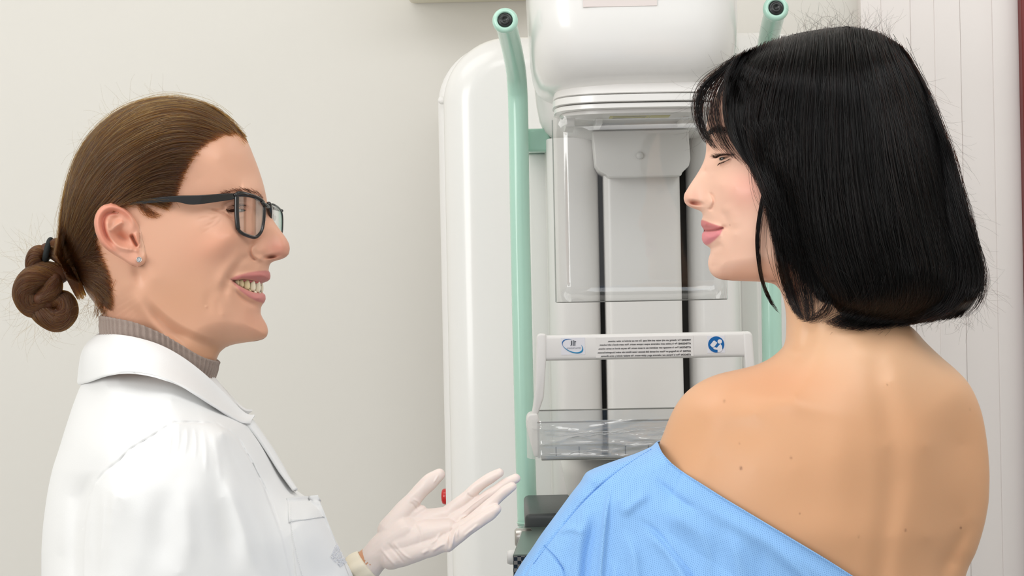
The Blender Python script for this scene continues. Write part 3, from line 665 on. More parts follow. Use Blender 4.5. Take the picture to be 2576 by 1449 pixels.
def d_detail(X, Y, w, d):
    f = sstep(d, 0, 10)
    w = w + ridge(X, Y, [(606, 478), (635, 478), (664, 490)], 16, 6) * f                                   # brow
    w = w - ridge(X, Y, [(652, 640), (612, 652), (588, 682), (572, 708), (566, 735), (574, 765)], 11, 8.5, .3) * f      # smile fold
    w = w + ridge(X, Y, [(620, 640), (584, 668), (562, 700), (556, 735)], 18, 8, .3) * f
    w = w + blob(X, Y, 565, 608, 55, 30, 13, -28) * f
    w = w - ridge(X, Y, [(530, 722), (524, 765), (532, 800)], 13, 2.2, .4) - ridge(X, Y, [(548, 745), (548, 780), (556, 806)], 9, 1.3, .4)
    w = w + ridge(X, Y, [(639, 612), (633, 627), (638, 643), (652, 650), (668, 648)], 8, 9, .2) * f           # wing of the nose
    w = w + blob(X, Y, 654, 628, 17, 15, 12) * f - ridge(X, Y, [(662, 600), (645, 604), (633, 616), (629, 634), (637, 650), (652, 656)], 4.2, 10, .2) * f
    w = w - blob(X, Y, 683, 645.5, 15, 4.0, 20, -8)                                                                   # nostril
    w = w + blob(X, Y, 700, 620, 15, 14, 4) * sstep(d, 0, 6)
    w = w - blob(X, Y, 316, 604, 30, 26, 34) * (X < 352)
    # lips
    w = w + ridge(X, Y, [(584, 702), (612, 694), (645, 693), (676, 696)], 7.5, 8.5, .22) * sstep(d, 0, 8)
    w = w + ridge(X, Y, [(590, 716), (612, 734), (640, 747), (664, 750)], 8.5, 9, .22) * sstep(d, 0, 8)
    w = w - ridge(X, Y, [(584, 720), (606, 745), (634, 765), (652, 771)], 7, 7, .3) * f
    mi = inside(X, Y, mouth); w = w - 30 * sstep(mi, -1, 6)
    w = w - blob(X, Y, 577, 704, 8, 8, 4)
    # eye
    ei = inside(X, Y, eyeop); w = w - 16 * sstep(ei, -0.5, 3.5)
    w = w + ridge(X, Y, [(563, 531), (576, 518), (594, 511), (614, 512), (634, 525)], 4.5, 5) * f - ridge(X, Y, [(556, 520), (575, 508), (598, 503), (622, 505)], 3.5, 4) * f
    w = w + ridge(X, Y, [(566, 532), (582, 541), (600, 545), (620, 541)], 4, 3.5) * f - ridge(X, Y, [(536, 528), (560, 535), (580, 548), (598, 562)], 3, 5) * f - ridge(X, Y, [(530, 527), (556, 527), (570, 520)], 2.6, 4) * f
    w = w - blob(X, Y, 640, 530, 14, 12, 8) * f
    for q in ([(562, 530), (545, 529), (525, 522), (508, 519)], [(560, 534), (546, 538), (530, 538), (512, 540)], [(556, 540), (540, 550), (522, 556)], [(550, 548), (530, 564), (510, 572)], [(560, 552), (545, 566), (528, 578)]):
        w = w - ridge(X, Y, q, 2.2, 1.6, .4)
    w = w - ridge(X, Y, [(545, 560), (520, 580), (500, 592)], 2.5, .8, .4) - ridge(X, Y, [(534, 545), (510, 548), (490, 556)], 2.5, 1.2, .4)
    # jaw and neck
    jaw = [(340, 700), (365, 745), (400, 785), (450, 822), (510, 850), (560, 866), (600, 868)]
    dd, s_, sd = seg_dist(X, Y, catmull(np.array(jaw, float), 5)); w = w - sstep(sd, -10, 18) * 17 * sstep(s_, 0.0, .35) * np.clip((900 - Y) / 60, 0, 1)
    w = w + ridge(X, Y, [(330, 725), (370, 790), (420, 850), (470, 905)], 17, 9, .2) - ridge(X, Y, [(372, 760), (420, 830), (480, 880)], 12, 5, .3)
    w = w - blob(X, Y, 350, 690, 18, 30, 12)
    w = w - blob(X, Y, 520, 505, 40, 35, 3)
    w = w + blob(X, Y, 519, 772, 3, 3, 1.6)
    return w
dR_ = Relief(dL, dR, dG, dRad, d_detail)
rows = np.concatenate([243 + np.array([0, .6, 2, 4, 7]), np.arange(254, 640, 2.6), np.arange(640, 668, 1.3), np.arange(668, 800, 2.0), np.arange(800, 845, 2.6), np.arange(845, 880, 1.3), np.arange(880, 1000, 4), np.arange(1000, 2001, 20)])
Xg, Yg_ = dR_.grid(rows, 250, 0.72)
Wg = dR_.W(Xg, Yg_)
V, F = solid(Xg, Yg_, Wg, Wg, 0, (420, 560))
# colours of the skin itself, plus the nostril's shade painted in
n1 = Xg.size; Xc = np.concatenate([Xg.ravel()] * 2); Yc = np.concatenate([Yg_.ravel()] * 2)
base_d = srgb(228, 176, 148); C = np.tile(np.array(base_d[:3]), (len(Xc), 1))
C = lerpcol(C, srgb(222, 152, 124), blob(Xc, Yc, 545, 615, 80, 45, .45, -25)); C = lerpcol(C, srgb(214, 138, 122), blob(Xc, Yc, 700, 625, 36, 30, .6))
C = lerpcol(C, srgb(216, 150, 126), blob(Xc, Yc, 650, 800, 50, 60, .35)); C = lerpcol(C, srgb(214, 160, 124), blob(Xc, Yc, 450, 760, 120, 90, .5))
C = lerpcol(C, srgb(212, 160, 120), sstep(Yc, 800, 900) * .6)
up = inside(Xc, Yc, [(579, 702), (596, 694), (625, 686), (650, 682), (668, 681), (690, 684), (690, 712), (668, 714), (655, 711), (635, 704), (612, 701), (592, 703.5)])
lo = inside(Xc, Yc, [(582, 706), (600, 719), (618, 729), (636, 736), (652, 737), (690, 733), (690, 763), (664, 763), (646, 757), (626, 747), (606, 732), (590, 716)])
C = lerpcol(C, srgb(202, 128, 122), sstep(up, -3, 2)); C = lerpcol(C, srgb(210, 136, 130), sstep(lo, -3, 2))
C = lerpcol(C, srgb(96, 34, 32), sstep(inside(Xc, Yc, mouth), 0, 3)); C = lerpcol(C, srgb(120, 60, 50), blob(Xc, Yc, 681, 648, 11, 3.2, .7, -8))
C = lerpcol(C, srgb(150, 108, 92), ridge(Xc, Yc, [(560, 520), (592, 509), (628, 516)], 9, .5)); C = lerpcol(C, srgb(90, 56, 46), sstep(inside(Xc, Yc, eyeop), -1, 2))
hairline = [(640, 352), (626, 345), (610, 336), (585, 336), (560, 342), (530, 356), (505, 374), (488, 396), (474, 424), (462, 448), (452, 472), (446, 500), (436, 520), (408, 540), (372, 540), (330, 520), (300, 512), (262, 540), (246, 600), (262, 660), (285, 730), (282, 770), (262, 800), (100, 800), (100, 200), (640, 200)]
hi = inside(Xc, Yc, hairline); nz_ = 5 * np.sin(Xc * .31 + Yc * .2) + 4 * np.sin(Xc * .13 - Yc * .37)
far = np.concatenate([np.zeros(n1), np.ones(n1)])
C = lerpcol(C, srgb(104, 78, 58), sstep(hi + nz_ * .8, -8, 62) * .98)
body_parts = [(V, F)]; body_cols = [finish_col(C)]
# ---- ear: relief standing off the head
eL = [(278, 511), (262, 515), (252, 522), (243, 534), (238, 547), (236.5, 560), (238, 575), (242, 590), (249, 605), (260, 620), (275, 633), (292, 644), (306, 652), (320, 661), (333, 668), (345, 671.5)]
eR = [(281, 511), (297, 515), (314, 523), (327, 535), (338, 548), (347, 560), (353, 573), (356, 585), (358, 600), (362, 615), (366, 630), (368.5, 642), (368, 652), (364, 661), (358, 668), (349, 671.5)]
eR = [(281, 511), (297, 514.5), (314, 522.5), (327, 534), (338, 547), (347, 561), (353, 574), (356, 586), (358, 600), (362, 615), (366, 630), (368.5, 642), (368, 653), (364, 662), (358, 667.5), (349, 671.4)]
eL = [(x, y) for x, y in eL[:-1]] + [(345, 671.4)]; eL[0] = (279, 511); eR[0] = (280, 511)
def e_det(X, Y, w, d):
    k = sstep(d, 0, 5)
    w = w + ridge(X, Y, [(344, 578), (337, 560), (325, 541), (304, 527), (281, 521), (263, 527), (251, 541), (247, 560), (251, 583), (262, 606), (281, 627), (302, 642)], 7.0, 10, .12) * k
    w = w - ridge(X, Y, [(312, 545), (297, 535), (280, 534), (266, 541), (259, 557), (262, 580), (273, 603), (292, 622)], 5.0, 10, .2)
    w = w + ridge(X, Y, [(272, 545), (271, 565), (274, 585), (285, 606), (302, 620), (322, 626), (338, 630)], 7.5, 11, .15)
    w = w + ridge(X, Y, [(276, 584), (288, 572), (300, 563), (312, 556)], 5.5, 9, .15) - blob(X, Y, 291, 549, 11, 8, 8, -20)
    w = w - blob(X, Y, 297, 590, 16, 15, 17) - blob(X, Y, 310, 602, 21, 14, 24, 20) - blob(X, Y, 300, 575, 10, 7, 6, -30)
    w = w - ridge(X, Y, [(329, 588), (335, 600), (341, 612), (347, 622)], 4.5, 26, .2) + ridge(X, Y, [(337, 584), (344, 596), (351, 611), (355, 626)], 5.5, 9, .2)
    w = w + ridge(X, Y, [(350, 632), (338, 629), (325, 625)], 5, 5, .3) + blob(X, Y, 346, 652, 16, 14, 6) - blob(X, Y, 346, 622, 8, 6, 4)
    w = w + blob(X, Y, 334, 570, 9, 14, 4)
    return w
ear = Relief(eL, eR, [(240, 560, 22), (300, 590, 18), (350, 600, 12), (340, 655, 16), (280, 520, 20)], 7, e_det)
er = np.concatenate([[511, 511.6, 512.6], np.arange(514, 668, 1.6), [668.5, 670, 671, 671.4]])
Xe, Ye = ear.grid(er, 84, 0.8); We = ear.W(Xe, Ye)
plane = 178 + np.clip((352 - Xe) / 115, -0.2, 1) * 34 - np.clip((Ye - 640) / 40, 0, 1) * 6
de = np.clip(ear.dist(Xe, Ye) / 7, 0, 1); k = np.sqrt(1 - (1 - de) ** 2)
ne = plane + We * 0.9 - 4; fe = plane - 13 * k - 6
fe = np.minimum(fe, ne - 5); rj = sstep(Xe, 344, 358) * sstep(650 - Ye, 0, 30)                     # front edge runs into the cheek
headW = dR_.W(Xe, Ye); ne = ne * (1 - rj) + (headW + 1.0) * rj; fe = fe * (1 - rj) + (headW - 14) * rj
for sgn in (1, -1):
    nr, nu = Xe.shape
    if sgn == 1: A_, B_ = PW(Xe, Ye, ne), PW(Xe, Ye, fe)
    else:
        def far_pt(wv): q = 1 - wv * S / D0; return PW(420, 560, -wv) + ((Xe - 420) * q * S)[..., None] * CR + (-(Ye - 560) * q * S)[..., None] * CU
        A_, B_ = far_pt(ne), far_pt(fe)
    Ve = np.concatenate([A_.reshape(-1, 3), B_.reshape(-1, 3)]); I = np.arange(nr * nu).reshape(nr, nu); n = nr * nu; Fe = []
    for i in range(nr - 1):
        for j in range(nu - 1): Fe.append((I[i, j], I[i + 1, j], I[i + 1, j + 1], I[i, j + 1])); Fe.append((I[i, j] + n, I[i, j + 1] + n, I[i + 1, j + 1] + n, I[i + 1, j] + n))
    for j in (0, nu - 1):
        for i in range(nr - 1): Fe.append((I[i, j], I[i + 1, j], I[i + 1, j] + n, I[i, j] + n))
    Ce = np.tile(np.array(srgb(232, 172, 146)[:3]), (2 * n, 1)); xx = np.concatenate([Xe.ravel()] * 2); yy = np.concatenate([Ye.ravel()] * 2)
    Ce = lerpcol(Ce, srgb(222, 130, 108), ridge(xx, yy, [(338, 560), (300, 522), (262, 526), (246, 560), (262, 606), (300, 640)], 12, .5))
    Ce = lerpcol(Ce, srgb(205, 104, 90), ridge(xx, yy, [(300, 536), (266, 541), (260, 570), (274, 603)], 6, .5)); Ce = lerpcol(Ce, np.array(base_d), sstep(xx, 340, 360))
    body_parts.append((Ve, Fe)); body_cols.append(finish_col(Ce))
# forearm reaching out (far arm), bare at the wrist
fa = tube([PW(470, 1230, -270), PW(560, 1500, -320), PW(620, 1640, -320), PW(770, 1600, -180), (PW(880, 1475, -70)), PW(930, 1415, -36)], [.052, .042, .038, .032, .0185, .0150], 28, n=6)
body_parts.append(fa); body_cols.append(finish_col(np.tile(np.array(srgb(214, 158, 122)[:3]), (len(fa[0]), 1))))
V, F = merge(body_parts); C = np.concatenate(body_cols)
d_body = mesh('body', V, F, M_skin, DR, col=C)
# ---- eye, teeth
c = PW(599, 531, 68); d_eye = mesh('eye', *ellipsoid(c, (.0095, .0102, .0088)), M_eye, DR)
mesh('iris', *ellipsoid(PW(611, 531, 74), (.0048, .0072, .0056)), M_iris, DR)
def toothm(c, r, n=14):
    V, F = ellipsoid((0, 0, 0), (1, 1, 1), n=n); V = np.array(V); V = np.sign(V) * np.abs(V) ** .62; V[:, 0] *= 1 - .16 * (V[:, 2] > 0) * V[:, 2]; return V * np.array(r) + np.asarray(c), F
teeth = [(596, 710, 86, 6.5, 8, 1), (607, 713, 77, 6.8, 10, 1), (621, 716, 66, 8.2, 13, 1), (636, 719, 52, 7.6, 13.5, 0), (649, 721, 35, 7.6, 14.5, 0), (655, 722, 14, 8, 15, 0), (655, 722, -8, 8, 15, 0), (650, 719, -28, 7.5, 13, 0)]
M_teeth2 = mat('tooth_enamel_yellow', srgb(232, 212, 166), 0.15, coat=0.6, sss=0.1)
for (x, y, w_, rx, ry, yl_) in teeth:
    a = math.radians(-18); Rm = np.array([[math.cos(a), 0, -math.sin(a)], [0, 1, 0], [math.sin(a), 0, math.cos(a)]])
    mesh('tooth', *toothm(PW(x, y, w_ - 7), (rx * S * .98, 6.5 * S, ry * S)), M_teeth2 if yl_ else M_teeth, DR)
for (x, y, w_) in ((612, 731, 70), (626, 735, 56), (640, 738, 42), (650, 738, 26), (655, 738, 8)):
    mesh('tooth', *ellipsoid(PW(x, y, w_ - 6), (6.5 * S, 7 * S, 8 * S), n=10), M_teeth2 if x < 630 else M_teeth, DR)
gum = [PW(x, y, w_ - 9) for (x, y, w_) in ((588, 702, 88), (608, 703, 76), (630, 706, 58), (650, 709, 34), (656, 711, 6), (650, 709, -24))]
mesh('gums', *tube(gum, 5.5 * S, 10, n=4), mat('gum', srgb(196, 96, 96), 0.25, coat=0.5), DR)
# ---- eyebrow and lashes
def hairs_on(fieldW, guide, n, spread, length, ang, k=6, lift=2.0, jit=10, c=0.0):
    out = []; q = catmull(np.array(guide, float), 8)
    for i in range(n):
        s = RNG.uniform(0, 1); j = s * (len(q) - 1); a = q[int(j)] + (q[min(int(j) + 1, len(q) - 1)] - q[int(j)]) * (j % 1)
        x, y = a[0] + RNG.normal(0, spread * .4), a[1] + RNG.normal(0, spread); th = math.radians(ang(s) + RNG.normal(0, jit)); L = length * RNG.uniform(.6, 1.1)
        t = np.linspace(0, 1, k); px = x + math.cos(th) * L * t; py = y - math.sin(th) * L * t
        w = fieldW(px, py) + lift * (0.3 + t) ; out.append(PW(px, py, w + c))
    return out
eb = hairs_on(dR_.W, [(564, 490), (590, 482), (620, 479), (645, 486), (664, 500)], 170, 2.6, 15, lambda s: 168 - 25 * s, lift=1.2, jit=8)
strands('eyebrow', eb, .00007, M_hairD, DR)
ls = hairs_on(dR_.W, [(568, 528), (578, 520), (594, 515), (612, 516)], 60, 1.2, 16, lambda s: -35 + 20 * s, lift=8, jit=14)
strands('eyelashes', ls, .00008, M_hairK, DR)
# ================================================================== doctor's hair
def hair_from_guides(Rl, guides, n, k, lift, jw, jp, weights=None, ends=(0.0, 0.0), wfun=None, mirror=None, frac_far=0.2, ctr=None, pow_=1.0, edge=0.0):
    gs = [catmull(np.array(g, float), 6) for g in guides]
    gs = [np.column_stack([np.interp(np.linspace(0, 1, k), np.linspace(0, 1, len(g)), g[:, 0]), np.interp(np.linspace(0, 1, k), np.linspace(0, 1, len(g)), g[:, 1])]) for g in gs]
    gs = np.array(gs); PX = []; PY = []; J = []; t = np.linspace(0, 1, k)
    for i in range(n):
        s = RNG.uniform(0, len(gs) - 1) if weights is None else np.interp(RNG.uniform(0, 1), weights, np.arange(len(gs)))
        a = int(min(s, len(gs) - 2)); q = gs[a] * (1 - (s - a)) + gs[a + 1] * (s - a)
        t0 = RNG.uniform(0, ends[0]); t1 = 1 - abs(RNG.normal(0, ends[1])) if ends[1] else 1; tt = t0 + (max(t1, t0 + .3) - t0) * t
        x = np.interp(tt, t, q[:, 0]); y = np.interp(tt, t, q[:, 1])
        ph = RNG.uniform(0, 6.28, 3); am = abs(RNG.normal(0, jp)); fr = RNG.uniform(1, 3)
        clump = 2.2 * math.sin(s * 23) + 1.6 * math.sin(s * 57 + 1)
        x = x + am * np.sin(t * fr * 3 + ph[0]) + clump * t; y = y + am * np.sin(t * fr * 2.6 + ph[1])
        PX.append(x); PY.append(y); J.append(abs(RNG.normal(0, jw)) * np.sin(ph[2] + t * 2.5) ** 2)
    PX, PY, J = np.array(PX), np.array(PY), np.array(J)
    l, r = Rl.L(PY) + edge, Rl.R(PY) - edge
    W = Rl.W(PX, PY, False) + lift + J
    out = []
    for i in range(n):
        wv = W[i] + (wfun(PX[i], PY[i], t) if wfun else 0)
        if RNG.uniform() < frac_far and ctr:
            q = 1 - wv * S / D0; out.append(PW(ctr[0], ctr[1], -wv) + ((PX[i] - ctr[0]) * q * S)[:, None] * CR + (-(PY[i] - ctr[1]) * q * S)[:, None] * CU)
        else: out.append(PW(PX[i], PY[i], wv))
    return out
dguides = [[(624, 360), (575, 300), (520, 266), (450, 249), (380, 251), (304, 277), (232, 333), (182, 414), (158, 520), (156, 590), (146, 640)],
           [(618, 345), (560, 290), (490, 258), (410, 255), (320, 285), (245, 350), (190, 440), (160, 540), (150, 605), (142, 640)],
           [(602, 338), (540, 300), (460, 275), (370, 290), (285, 335), (220, 410), (178, 500), (160, 590), (145, 640)],
           [(570, 340), (500, 312), (420, 312), (340, 345), (265, 405), (210, 480), (175, 570), (160, 620), (148, 645)],
           [(535, 355), (460, 345), (385, 365), (310, 412), (245, 475), (200, 550), (172, 615), (150, 650)],
           [(505, 376), (440, 378), (370, 405), (300, 455), (242, 520), (200, 585), (172, 630), (152, 655)],
           [(480, 415), (420, 415), (350, 445), (285, 495), (235, 550), (195, 610), (155, 660)],
           [(462, 452), (400, 455), (335, 485), (275, 530), (230, 580), (195, 630), (158, 665)],
           [(448, 490), (390, 487), (330, 505), (275, 540), (235, 590), (198, 640), (160, 670)],
           [(425, 530), (375, 510), (320, 508), (272, 535), (236, 590), (205, 645), (165, 675)],
           ]
nguides = [[(238, 580), (230, 600), (216, 622), (198, 642), (182, 656), (172, 664), (160, 670)],
           [(256, 640), (243, 640), (228, 645), (215, 650), (195, 660), (180, 670), (165, 680)],
           [(278, 700), (262, 690), (245, 682), (225, 680), (205, 680), (190, 684), (170, 690)],
           [(285, 760), (268, 738), (250, 722), (232, 708), (212, 700), (195, 696), (175, 692)],
           [(280, 785), (264, 768), (248, 748), (230, 728), (212, 712), (195, 702), (175, 694)]]
hp = hair_from_guides(dR_, dguides, 10500, 16, 4.5, 5.0, 3.0, ends=(0.22, 0.02), frac_far=0.16, ctr=(420, 560))
hp += hair_from_guides(dR_, nguides, 2200, 16, 4.5, 5, 4, ends=(.3, .02), frac_far=.16, ctr=(420, 560))
# wisps: sideburn in front of the ear, nape, loose flyaways
hp += hair_from_guides(dR_, [[(345, 509), (362, 522), (385, 534), (410, 540)], [(352, 512), (368, 528), (385, 541), (400, 548)], [(340, 512), (352, 526), (364, 542), (378, 552)]], 60, 16, 4, 3, 3.5, ends=(.2, .2), frac_far=0)
hp += hair_from_guides(dR_, [[(290, 700), (280, 730), (270, 760), (258, 800)], [(250, 700), (246, 730), (240, 760), (232, 800)]], 60, 16, 4, 3, 6, ends=(.4, .1), frac_far=0)
d_hair = strands('hair', hp, .00015, M_hairB, DR, taper=.6)
strands('hair', hair_from_guides(dR_, dguides, 800, 16, 7, 7.0, 9.0, ends=(0.3, 0.2), frac_far=0.1, ctr=(420, 560)), .00012, M_hairL, DR, label='lighter brown strands')
def fly(n, base, length, cfun, r=.00006, m=None, parent=None, k=12):
    out = []
    for i in range(n):
        x, y, w_, dx, dy = base(); L = length * RNG.uniform(.35, 1.2); t = np.linspace(0, 1, k); bend = RNG.normal(0, .35)
        th = math.atan2(dy, dx) + RNG.normal(0, .5); a = th + bend * t * 1.6 + .28 * np.sin(t * 4 + i) ; px = x + np.cumsum(np.cos(a)) * L / k; py = y + np.cumsum(np.sin(a)) * L / k
        out.append(PW(px, py, w_ + RNG.normal(0, 20) * t))
    return out
def b_top():
    y = RNG.uniform(0, 1); xs_ = 180 + 440 * y; yy_ = np.interp(xs_, [180, 255, 330, 420, 500, 560, 620], [420, 305, 262, 243, 256, 290, 350]); return xs_, yy_ + 3, 0, RNG.choice([-1, -.6]), -.55
def b_bun(): a = RNG.uniform(0, 6.28); return 115 + 70 * math.cos(a), 725 + 95 * math.sin(a), RNG.uniform(-20, 30), math.cos(a), math.sin(a) + .3
def b_nape(): return RNG.uniform(215, 262), RNG.uniform(740, 790), RNG.uniform(0, 60), -.6, 1
strands('loose_hairs', fly(70, b_top, 75, None) + fly(140, b_bun, 90, None) + fly(50, b_nape, 75, None), .00005, M_hairB, DR)
# ---- knot of hair at the nape
def lobe(path, rad, n, twist, k=18, m=M_hairB, shell=True):
    q = np.array([[*PW(x, y, w_)] for x, y, w_ in path]); rad = np.array(rad) * S
    cr = catmull(np.column_stack([q, rad]), 6); c_, r_ = cr[:, :3], cr[:, 3]
    if shell: ns = int(len(c_) * shell); mesh('knot_core', *tube(c_[:ns], r_[:ns] * .93, 20), M_capB, d_hair)
    T = np.gradient(c_, axis=0); T /= np.linalg.norm(T, axis=1)[:, None]; N = np.cross(T, [0.2, 1, 0.1]); N /= np.linalg.norm(N, axis=1)[:, None]; B = np.cross(T, N); out = []
    tt = np.linspace(0, 1, len(c_)); tk = np.linspace(0, 1, k)
    for i in range(n):
        a0 = RNG.uniform(0, 6.283); rr = RNG.uniform(.9, 1.04); a = a0 + twist * tk + .15 * np.sin(tk * 9 + a0 * 3)
        t0, t1 = RNG.uniform(0, .25), RNG.uniform(.75, 1); tq = t0 + (t1 - t0) * tk
        C_ = np.array([np.interp(tq, tt, c_[:, j]) for j in range(3)]).T; Nn = np.array([np.interp(tq, tt, N[:, j]) for j in range(3)]).T; Bb = np.array([np.interp(tq, tt, B[:, j]) for j in range(3)]).T; R_ = np.interp(tq, tt, r_)
        out.append(C_ + (R_ * rr)[:, None] * (np.cos(a)[:, None] * Nn + np.sin(a)[:, None] * Bb))
    return out
kn = []
kn += lobe([(222, 652, 20), (195, 650, 14), (168, 643, 8), (140, 632, 8), (118, 628, 8)], [36, 37, 31, 23, 19], 800, .6)
kn += lobe([(112, 634, 8), (95, 640, 10), (84, 658, 10), (88, 680, 8), (108, 694, 5)], [17, 22, 20, 20, 22], 500, 1.6)
kn += lobe([(128, 616, 26), (148, 614, 32), (165, 640, 36), (178, 682, 38), (194, 722, 30), (206, 748, 14)], [10, 15, 17, 17, 14, 12], 700, .9, shell=.72)
kn += lobe([(150, 690, 6), (110, 690, 12), (76, 708, 14), (62, 740, 12), (84, 770, 8), (120, 760, 6)], [26, 32, 32, 30, 30, 26], 900, 1.5)
kn += lobe([(84, 762, 0), (110, 790, 8), (145, 806, 12), (168, 785, 12), (160, 757, 10), (128, 752, 12)], [24, 28, 29, 28, 26, 20], 900, 1.8)
kn += lobe([(140, 700, 22), (130, 730, 26), (100, 752, 24)], [18, 24, 18], 300, .9)
strands('knot', kn, .00015, M_hairR, d_hair, taper=.8)
M_tie = mat('black_elastic', srgb(24, 28, 28), 0.7, bump=[(600, .5, .001)])
mesh('hair_tie', *torus(PW(121, 629, 10), np.array([.94, .1, -.25]), 26 * S, 7.5 * S, 48, 14, sx=1.0), M_tie, DR)
# ================================================================== glasses and earring
M_frame = mat('black_acetate', srgb(22, 20, 20), 0.22, coat=0.5); M_lens = clear_plastic('lens', (0.97, 0.975, 0.97, 1), 0.03)
gc = PW(640, 540, 0); GL = empty('eyeglasses', gc, 'black rectangular eyeglasses worn by the person in the lab coat', 'glasses')
gx_ = pchip([588, 600, 625, 650, 668, 674, 682, 692, 702, 711], [142, 134, 112, 84, 54, 34, 4, -40, -78, -118])
def gx(px, w_): return gx_(px)
def lens_mesh(q, f):
    cn = q.mean(0); V = [PW(cn[0], cn[1], f(cn[0]))]; F = []; n = len(q)
    for k in np.linspace(0, 1, 9)[1:]:
        for a in q: x, y = cn + (a - cn) * k; V.append(PW(x, y, f(x)))
    for r in range(8):
        for i in range(n):
            j = (i + 1) % n
            F.append((0, 1 + i, 1 + j) if r == 0 else (1 + (r - 1) * n + i, 1 + r * n + i, 1 + r * n + j, 1 + (r - 1) * n + j))
    return V, F
nl = [(598, 487), (620, 488), (642, 495), (658, 504), (664, 516), (664, 545), (660, 574), (652, 590), (641, 597), (626, 594), (608, 586), (599, 575), (596, 550), (595, 515)]
def ring(pts, off=0): q = catmull(np.array(pts, float), 6, closed=True); return q
q = ring(nl); path = [PW(x, y, gx(x, 0)) for x, y in q]; path.append(path[0]); path.append(path[1])
GFm = mesh('frame', *merge([tube(path, [(6.2 if p_ < 600 else 4.4) * S for p_ in list(q[:, 0]) + list(q[:2, 0])], 12, cap='flat', flat=1.0), tube([PW(593, 490, 141), PW(606, 489, 129), PW(622, 491, 115), PW(642, 497, 92), PW(658, 507, 72)], [5.5 * S, 6 * S, 5 * S, 4.5 * S, 4 * S], 12, n=4)]), M_frame, GL)
lens = mesh('lens', *lens_mesh(q, lambda x: float(gx_(x))), M_lens, GL); thicken(lens, .0012)
flp = [(682, 516), (694, 518), (704, 527), (709, 540), (710, 562), (708, 588), (700, 598), (688, 592), (681, 575), (679, 545)]
q = ring(flp); fw = lambda x: np.interp(x, [678, 690, 700, 711], [-14, -42, -78, -122]); path2 = [PW(x, y, fw(x)) for x, y in q]; path2 += path2[:2]
mesh('frame', *tube(path2, 3.0 * S, 12, cap='flat'), M_frame, GL)
l2 = mesh('lens', *lens_mesh(q, lambda x: float(fw(x))), M_lens, GL); thicken(l2, .0012)
mesh('bridge', *tube([PW(660, 510, 76), PW(666, 516, 62), PW(674, 520, 36), PW(680, 524, 4), PW(684, 524, -16)], [4 * S, 6 * S, 6.5 * S, 6 * S, 3.5 * S], 14, n=4), M_frame, GL)
mesh('bridge', *tube([PW(676, 514, 34), PW(679, 530, 24), PW(681, 548, 10)], [7 * S, 6 * S, 3 * S], 14, n=3), M_frame, GL)
for (x, y, w_) in ((666, 548, 40), (690, 547, -24)):
    mesh('nose_pad', *ellipsoid(PW(x, y, w_), (5 * S, 3 * S, 9 * S)), M_clear, GL)
def ribbon_solid(top, bot, wf, th):
    t_ = catmull(np.array(top, float), 8); b_ = catmull(np.array(bot, float), 8); n = len(t_); V = []
    for (a, b) in zip(t_, b_):
        wa, wb = wf(a[0]), wf(b[0]); V += [PW(a[0], a[1], wa), PW(b[0], b[1], wb), PW(b[0], b[1], wb - th), PW(a[0], a[1], wa - th)]
    F = []
    for i in range(n - 1):
        for k in range(4): a = i * 4 + k; b = i * 4 + (k + 1) % 4; F.append((a, b, b + 4, a + 4))
    F += [(0, 1, 2, 3), tuple((n - 1) * 4 + k for k in (3, 2, 1, 0))]; return V, F
wt = lambda x: np.interp(x, [205, 250, 300, 400, 500, 585, 600], [150, 172, 200, 199, 186, 146, 134])
tp = mesh('temple', *ribbon_solid([(600, 486), (560, 487), (500, 491), (440, 492.5), (380, 498), (330, 505), (300, 512), (275, 530), (250, 565), (232, 590)],
     [(600, 499), (560, 506), (486, 515), (440, 508), (380, 511), (335, 515), (303, 517), (280, 537), (258, 572), (238, 596)], wt, 7), M_frame, GL, sharp=50)
md = tp.modifiers.new('b', 'BEVEL'); md.width = .0006; md.segments = 2; md.limit_method = 'ANGLE'
def farT(x, y, w_): q = 1 - w_ * S / D0; return PW(420, 560, -w_) + ((x - 420) * q * S) * CR + (-(y - 560) * q * S) * CU
mesh('temple', *tube([PW(709, 530, -120), farT(640, 505, 150), farT(560, 500, 176), farT(420, 500, 190), farT(310, 512, 196), farT(270, 550, 180)], 4.0 * S, 10, n=3), M_frame, GL)
M_gem = mat('cut_glass_stone', srgb(235, 240, 245), 0.02, trans=0.6, ior=2.0, coat=1); M_sil = mat('silver', srgb(215, 215, 212), 0.15, metal=1)
ec = PW(351, 653, 190); ER = empty('stud_earring', ec, 'small round sparkling stud earring in the ear lobe of the bespectacled person', 'earring')
mesh('setting', *lathe(ec, (0, -1, 0), [(.0001, -.006), (.0008, -.006), (.0010, 0), (.0022, .0006), (.0026, .0022), (.0022, .0024), (.0020, .0010), (0.0001, .0010)], 24), M_sil, ER)
mesh('stone', *lathe(ec, (0, -1, 0), [(0.0001, .0008), (.0021, .0018), (.0014, .0031), (0.0001, .0031)], 8), M_gem, ER, smooth=False)
# ================================================================== doctor's clothes
def cloth_mat(name, col, rough=0.8, bump=None, **k): return mat(name, col, rough, spec=0.25, bump=bump, **k)
M_coat = cloth_mat('white_cotton', srgb(240, 240, 239), bump=[(700, .12, .0006), (14, .12, .004)], sheen=0.15)
M_knit = cloth_mat('taupe_rib_knit', srgb(160, 143, 133), bump=[(1100, .5, .0009)], sheen=0.3, vary=.12)
M_glove = mat('white_latex', srgb(234, 219, 211), 0.36, sss=0.15, spec=0.45, bump=[(160, .10, .0008), (55, .25, .0022)])
M_glove2 = mat('cream_latex_bead', srgb(238, 228, 206), 0.4, bump=[(90, .3, .002)])
